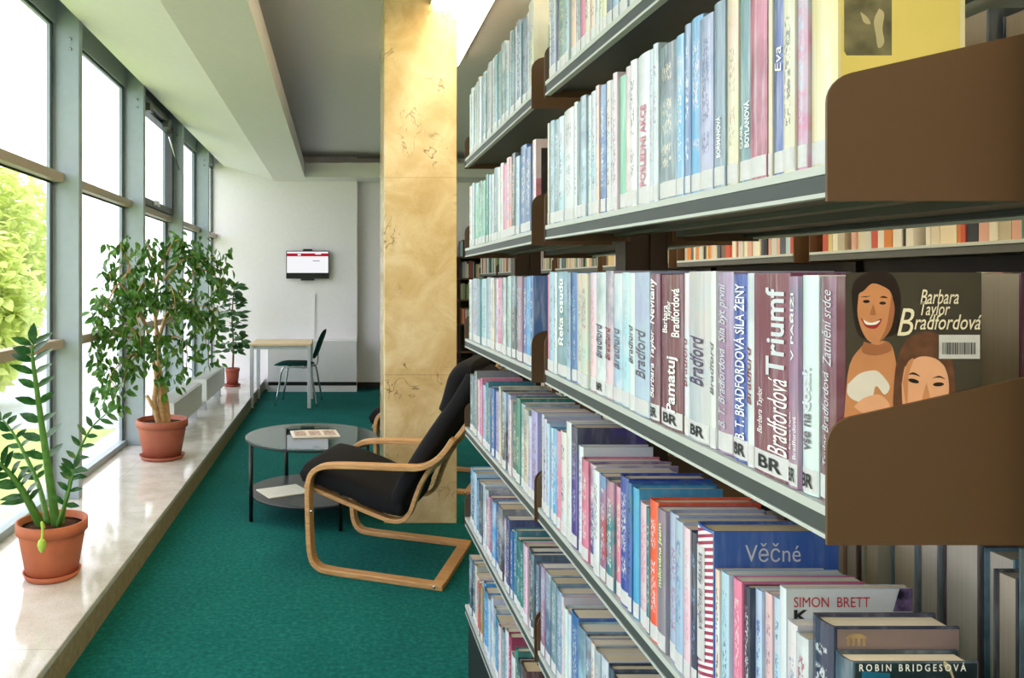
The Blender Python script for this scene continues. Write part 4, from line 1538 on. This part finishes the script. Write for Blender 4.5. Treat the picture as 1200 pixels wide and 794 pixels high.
for bi, (a_, b_) in enumerate(branches):
    A = loc_of(*a_, FO); B = loc_of(*b_, FO)
    mid = A.lerp(B, .55) + Vector((0, 0, .05))
    P3 = smooth_path([A, mid, B], 5)
    trk.tube(P3, [.011 * (1 - .8 * i_ / (len(P3) - 1)) for i_ in range(len(P3))], 6)
    for f_ in (.45, .65, .85, 1.0):
        leaf_cluster(P3[int(f_ * (len(P3) - 1))], 11, .058)
    # hanging twig
    dn = B + Vector((rr.uniform(-.08, .08), rr.uniform(-.05, .05), -rr.uniform(.12, .25)))
    trk.tube([B, B.lerp(dn, .5) + Vector((.01, 0, .02)), dn], [.004, .003, .002], 5)
    leaf_cluster(B.lerp(dn, .5), 9, .045)
    leaf_cluster(dn, 8, .04)
for x_, y_, Y_ in ((100, 345, 5.2), (106, 365, 5.1), (118, 465, 5.2), (118, 450, 5.2), (127, 470, 5.25), (122, 425, 5.15), (148, 285, 5.4), (180, 290, 5.5), (215, 300, 5.6), (235, 285, 5.8), (262, 300, 6.0),
                   (198, 440, 5.4), (200, 455, 5.5), (150, 345, 5.3), (205, 365, 5.4), (225, 375, 5.5), (215, 325, 5.5), (180, 320, 5.4), (250, 380, 5.7), (248, 345, 5.8)):
    leaf_cluster(loc_of(x_, y_, Y_, FO), 9, .05)
trk.build('trunk', 'bark', fig)
fol.build('foliage', 'ficus_leaf', fig, recalc=False)

# 3. small rubber plant at the far end
rr = random.Random(31)
gx, gy = px(272.5, 452, 9.5).x, 9.5
rub = thing('potted_plant', 'small upright rubber plant in red pot at the far end of the sill', 'potted plant', (gx, gy, ZS), group='potted plants on the sill')
pot(rub, .088, .070, .225, 'red_plastic', .105)
MB().tube(smooth_path([(0, 0, .18), (.012, 0, .5), (-.006, 0, .85), (.02, 0, 1.2)], 5), [.014 - .0005 * i_ for i_ in range(16)], 7).build('stem', 'thin_bark', rub)
lf = MB()
for i_ in range(140):
    z_ = rr.uniform(.42, 1.24)
    a_ = rr.uniform(0, 6.28)
    r_ = rr.uniform(.02, .13) * (1.0 if z_ < 1.05 else .5)
    d_ = Vector((math.cos(a_), math.sin(a_), rr.uniform(-.5, .5)))
    lf.leaf((r_ * math.cos(a_), r_ * math.sin(a_), z_), d_, (rr.uniform(-.4, .4), rr.uniform(-1.3, -.3), .6), rr.uniform(.11, .15), rr.uniform(.055, .075), fold=.15, droop=.15)
for s_ in (-1, 1):
    lf.leaf((.02, 0, 1.2), (s_ * .5, 0, 1), (0, -1, .2), .11, .045)
lf.build('foliage', 'rubber_leaf', rub, recalc=False)

# ------------------------------------------------------------------ convector heaters on the sill
def convector(y0, y1, label):
    x0, x1 = -1.49, -1.31
    t_ = thing('convector_heater', label, 'heater', ((x0 + x1) / 2, (y0 + y1) / 2, ZS), group='convector heaters on the sill')
    w, d_ = (x1 - x0) / 2, (y1 - y0) / 2
    m = MB()
    m.box(-w, w, -d_, d_, .10, .318)
    m.build('casing', 'convector', t_, bevel=.004)
    g = MB()
    g.box(-w + .012, w - .012, -d_ + .012, d_ - .012, .3185, .322)
    for k_ in range(int((y1 - y0) / .03)):
        yy = -d_ + .02 + k_ * .03
        g.box(-w + .018, w - .018, yy, yy + .012, .3222, .325)
    g.build('grille', 'grille', t_)
    for sy in (-1, 1):
        f = MB()
        f.box(-w + .03, w - .03, sy * (d_ - .12) - .02, sy * (d_ - .12) + .02, .004, .0998)
        f.box(-w + .02, w - .02, sy * (d_ - .12) - .035, sy * (d_ - .12) + .035, .0005, .004)
        f.build('foot', 'leg_grey', t_)


convector(6.12, 7.36, 'low white convector heater on the sill just behind the weeping fig')
convector(7.62, 8.82, 'low white convector heater on the sill nearer the rubber plant')

# ------------------------------------------------------------------ armchairs
def armchair(label, loc):
    t_ = thing('armchair', label, 'armchair', loc, math.radians(-21), group='bentwood armchairs')
    side = (0, 1, 0)

    def path(uz, v_, sub=7):
        return smooth_path([(-u_, v_, z_) for u_, z_ in uz], sub)
    leg_uz = [(-.01, .0135), (.30, .0135), (.55, .014), (.62, .028), (.652, .075), (.662, .16), (.668, .30), (.668, .41), (.652, .475), (.61, .512), (.54, .528), (.40, .538),
              (.20, .548), (.10, .558), (.035, .59), (-.015, .64), (-.055, .70)]
    for v_ in (.03, .65):
        o_ = MB().strip(path(leg_uz, v_, 5), side, .058, .026).build('arm_frame', 'beech', t_, bevel=.004)
        b_ = MB()
        for u_, z_ in ((.676, .30), (.03, .016)):
            yv = v_ - .0295 if v_ < .3 else v_ + .0295
            b_.tube([(-.645 if u_ > .5 else -.03, yv - .002, z_), (-.645 if u_ > .5 else -.03, yv + .002, z_)], .007, 10)
        b_.build('bolt', 'steel', o_)
    MB().box(-.045, .012, .06, .62, .001, .026).build('floor_bar', 'beech', t_, bevel=.003)
    seat_uz = [(.71, .405), (.60, .372), (.45, .327), (.32, .290), (.25, .276), (.20, .286), (.165, .325), (.140, .395), (.110, .47), (.062, .55), (-.005, .63), (-.06, .70), (-.118, .78), (-.17, .87), (-.205, .95)]
    for v_ in (.088, .592):
        MB().strip(path(seat_uz, v_, 4), side, .05, .02).build('seat_frame', 'beech', t_, bevel=.003)
    for (ua, za), (ub, zb) in (((.64, .385), (.58, .367)), ((.10, .492), (.07, .54)), ((-.037, .672), (-.07, .715)), ((-.164, .86), (-.192, .92))):
        MB().strip([(-ua, .34, za), (-ub, .34, zb)], side, .46, .014).build('cross_rail', 'beech', t_, bevel=.002)

    def cushion(uz, thick, width, name):
        P3 = path(uz, .34, 5)
        m = MB()
        nw = 8
        vs, fs = [], []
        K = len(P3)
        for i_, p in enumerate(P3):
            d_ = (P3[min(i_ + 1, K - 1)] - P3[max(i_ - 1, 0)]).normalized()
            nrm = Vector(side).cross(d_).normalized()
            e_ = min(i_, K - 1 - i_) / 3
            prof_ = min(1, math.sqrt(max(0, 1 - (1 - min(1, e_)) ** 2)) + .25)
            ring = []
            for j in range(24):
                a_ = 2 * math.pi * j / 24
                cx_ = math.copysign(abs(math.cos(a_)) ** .35, math.cos(a_))
                sy_ = math.copysign(abs(math.sin(a_)) ** .55, math.sin(a_))
                vs.append(p + Vector(side) * (cx_ * width / 2) + nrm * (sy_ * thick / 2 * prof_))
        for i_ in range(K - 1):
            for j in range(24):
                k2 = (j + 1) % 24
                fs.append((i_ * 24 + j, i_ * 24 + k2, (i_ + 1) * 24 + k2, (i_ + 1) * 24 + j))
        fs.append(tuple(range(24))); fs.append(tuple(reversed(range((K - 1) * 24, K * 24))))
        m.add(vs, fs, 0, True)
        return m.build(name, 'black_fabric', t_)
    cushion([(.73, .468), (.62, .452), (.48, .412), (.36, .372), (.27, .350), (.20, .345)], .115, .575, 'seat_cushion')
    cushion([(.235, .36), (.205, .43), (.162, .51), (.108, .60), (.050, .69), (-.008, .775), (-.066, .86), (-.12, .95), (-.138, .985)], .092, .575, 'back_cushion')
    cushion([(.000, .80), (-.018, .85), (-.034, .91), (-.052, .965), (-.085, 1.0), (-.125, .998)], .10, .50, 'head_pillow')
    return t_


armchair('black cushioned bentwood armchair in front of the marble column', (.467, 3.53, .0))
armchair('black cushioned armchair half hidden behind the marble column', (.875, 5.12, .0))

# ------------------------------------------------------------------ round glass coffee table
tx_, ty_ = -.169, 4.75
ct = thing('coffee_table', 'round glass coffee table with black legs in front of the armchair', 'table', (tx_, ty_, 0))
MB().lathe([(.400, .468), (.406, .470), (.406, .476), (.400, .478)], n=72).build('glass_top', 'table_glass', ct)
rim = MB()
N = 64
rim.tube([(.401 * math.cos(2 * math.pi * i_ / N), .401 * math.sin(2 * math.pi * i_ / N), .462) for i_ in range(N + 1)], .0055, 6)
rim.build('rim', 'black_metal', ct)
MB().lathe([(.382, .128), (.386, .131), (.386, .141), (.382, .144)], n=64).build('lower_shelf', 'dark_board', ct)
for a_ in (207, 297, 27, 117):
    r_ = .396
    x_, y_ = r_ * math.cos(math.radians(a_)), r_ * math.sin(math.radians(a_))
    MB().tube([(x_, y_, .001), (x_, y_, .466)], .0125, 12).build('leg', 'black_metal', ct)


def leaflet(name, label, loc, rz, w, d_, th, mats, cat, fan=0.0):
    t_ = thing(name, label, cat, loc, rz)
    m = MB()
    nseg = 8
    vs, fs = [], []
    for i_ in range(nseg + 1):
        u_ = -w / 2 + w * i_ / nseg
        bow = fan * (abs(math.sin(math.pi * (i_ / nseg))) + .4 * abs(math.sin(2 * math.pi * i_ / nseg)))
        for y_ in (-d_ / 2, d_ / 2):
            vs += [(u_, y_, 0.0005), (u_, y_, th + bow)]
    for i_ in range(nseg):
        b_ = i_ * 4
        fs += [(b_ + 1, b_ + 5, b_ + 7, b_ + 3), (b_, b_ + 2, b_ + 6, b_ + 4), (b_, b_ + 4, b_ + 5, b_ + 1), (b_ + 2, b_ + 3, b_ + 7, b_ + 6)]
    fs += [(0, 1, 3, 2), (nseg * 4, nseg * 4 + 2, nseg * 4 + 3, nseg * 4 + 1)]
    m.add(vs, fs)
    m.build('sheets', mats[0], t_)
    if len(mats) > 1:
        p = MB()
        for k_ in range(3):
            xa = -w / 2 + w * (.06 + .31 * k_)
            p.add([(xa, -d_ * .42, th + fan * 1.45 + .001), (xa + w * .24, -d_ * .42, th + fan * 1.45 + .001), (xa + w * .24, d_ * .3, th + fan * 1.45 + .001), (xa, d_ * .3, th + fan * 1.45 + .001)], [(0, 1, 2, 3)])
        p.build('printed_page', mats[1], t_)
    return t_


leaflet('magazine', 'open printed leaflet lying on the round glass table', (px(366, 508, 4.75).x + .015, 4.77, .4785), math.radians(8), .29, .20, .006, ['paper', 'paper_print'], 'magazine', .003)
leaflet('newspaper', 'white folded paper on the lower shelf of the round table', (-.34, 4.69, .1445), math.radians(28), .27, .21, .006, ['paper'], 'newspaper')

# ------------------------------------------------------------------ desk, chair, screen and cabinet at the back wall
dk = thing('desk', 'small pale wooden desk with grey metal legs before the back wall', 'desk', (-.655, 8.97, 0))
MB().box(-.345, .345, -.37, .37, .711, .735).build('desktop', 'light_wood_top', dk, bevel=.003)
MB().box(-.30, .30, -.345, .345, .67, .7105).build('apron', 'leg_grey', dk)
for sx_ in (-1, 1):
    for sy in (-1, 1):
        l_ = MB()
        l_.box(sx_ * .322 - .02, sx_ * .322 + .02, sy * .345 - .02, sy * .345 + .02, .012, .7105)
        lo = l_.build('leg', 'leg_grey', dk, bevel=.003)
        MB().box(sx_ * .322 - .018, sx_ * .322 + .018, sy * .345 - .018, sy * .345 + .018, .0005, .0119).build('foot', 'black_plastic', lo)

ch = thing('office_chair', 'chrome-legged chair with dark green seat pushed under the small desk', 'chair', (-.46, 9.0, 0), math.radians(-6))
m = MB()
nx, ny = 8, 8
vs, fs = [], []
for side_ in (0, 1):
    for i_ in range(nx + 1):
        for j in range(ny + 1):
            u_, v_ = i_ / nx * 2 - 1, j / ny * 2 - 1
            r_ = (abs(u_) ** 4 + abs(v_) ** 4) ** .25
            k_ = max(abs(u_), abs(v_)) / r_ if r_ > 0 else 1
            x_, y_ = u_ * k_ * .225, v_ * k_ * .235
            e_ = max(0, 1 - max(abs(u_), abs(v_)) ** 6)
            z_ = .475 + (.024 * e_ if side_ else -.016 * e_) - (.02 * max(0, -u_ - .5))
            vs.append((x_ - .06, y_, z_))
q_ = (nx + 1) * (ny + 1)
for i_ in range(nx):
    for j in range(ny):
        a_ = i_ * (ny + 1) + j
        fs.append((a_ + q_, a_ + ny + 1 + q_, a_ + ny + 2 + q_, a_ + 1 + q_))
        fs.append((a_, a_ + 1, a_ + ny + 2, a_ + ny + 1))
m.add(vs, fs, 0, True)
m.build('seat', 'green_fabric', ch)
m = MB()
vs, fs = [], []
for side_ in (0, 1):
    for i_ in range(nx + 1):
        for j in range(ny + 1):
            u_, v_ = i_ / nx * 2 - 1, j / ny * 2 - 1
            r_ = (abs(u_) ** 4 + abs(v_) ** 4) ** .25
            k_ = max(abs(u_), abs(v_)) / r_ if r_ > 0 else 1
            zz_, y_ = u_ * k_ * .17, v_ * k_ * .225
            e_ = max(0, 1 - max(abs(u_), abs(v_)) ** 6)
            x_ = .245 + .36 * zz_ + .12 * zz_ * zz_ - .35 * y_ * y_ + (.018 * e_ if side_ else -.018 * e_)
            vs.append((x_, y_, .71 + zz_))
for i_ in range(nx):
    for j in range(ny):
        a_ = i_ * (ny + 1) + j
        fs.append((a_ + q_, a_ + ny + 1 + q_, a_ + ny + 2 + q_, a_ + 1 + q_))
        fs.append((a_, a_ + 1, a_ + ny + 2, a_ + ny + 1))
m.add(vs, fs, 0, True)
m.build('backrest', 'green_fabric', ch)
for sy in (-1, 1):
    y_ = sy * .225
    MB().tube(smooth_path([(-.24, y_ * 1.08, .011), (-.20, y_ * 1.02, .24), (-.165, y_, .43), (-.10, y_, .452), (.08, y_, .452), (.155, y_, .43), (.20, y_ * 1.02, .22), (.235, y_ * 1.08, .011)], 5), .011, 9).build('leg_frame', 'chrome', ch)
m = MB()
m.strip(smooth_path([(.10, 0, .447), (.19, 0, .452), (.215, 0, .50), (.225, 0, .62), (.262, 0, .72)], 5), (0, 1, 0), .06, .006)
m.build('back_support', 'black_plastic', ch)
m = MB()
for x_ in (-.10, .08):
    m.tube([(x_, -.225, .448), (x_, .225, .448)], .010, 8)
m.build('cross_bar', 'chrome', ch)

sc_ = thing('wall_screen', 'flat screen showing a white page with red band on the back wall', 'screen', px(360.5, 310, 10.19))
sw, sh_ = .285, .185
MB().box(-sw, sw, -.02, .02, -sh_, sh_).build('casing', 'screen_frame', sc_, bevel=.004)
fr = MB().box(-sw + .004, sw - .004, -.0225, -.0205, -sh_ + .004, -sh_ + .075).build('lower_bezel', 'black_plastic', sc_)
d_ = MB()
d_.box(-sw + .012, sw - .012, -.0225, -.0205, -sh_ + .077, .110, 0)
d_.box(-sw + .012, sw - .012, -.0225, -.0205, .110, .150, 1)
d_.box(-sw + .012, sw - .012, -.0225, -.0205, .150, .172, 0)
d_.box(.07, .16, -.0232, -.0226, .045, .056, 2)
d_.box(-.13, -.09, -.0232, -.0226, .120, .142, 0)
d_.box(.10, .18, -.0232, -.0226, .135, .148, 0)
d_.build('display', ['screen_white', 'screen_red', 'screen_grey'], sc_)
MB().box(-.06, .06, -.015, .03, sh_ + .001, sh_ + .022).build('camera_bar', 'black_plastic', sc_)
m = MB()
m.box(-.09, .09, -.02, .03, -sh_ - .024, -sh_ - .001)
m.box(-.06, .06, .0205, .058, -.08, .08)
m.build('wall_mount', 'black_plastic', sc_)
tag(MB().box(px(368.5, 0, 10.25).x - .012, px(368.5, 0, 10.25).x + .012, 10.236, 10.2495, .672, 1.27).build('cable_duct', 'cabinet_white'),
    'thin white cable duct running down the wall below the screen', 'cable duct')
cbn = thing('low_cabinet', 'long low white cabinet along the foot of the back wall', 'cabinet', (-.345, 10.12, 0))
MB().box(-.58, .58, -.125, .125, .128, .665).build('body', 'cabinet_white', cbn, bevel=.004)
MB().box(-.575, .575, -.10, .12, .078, .1275).build('recess', 'black_plastic', cbn)
MB().box(-.58, .58, -.125, .125, .0005, .0775).build('plinth', 'cabinet_white', cbn)
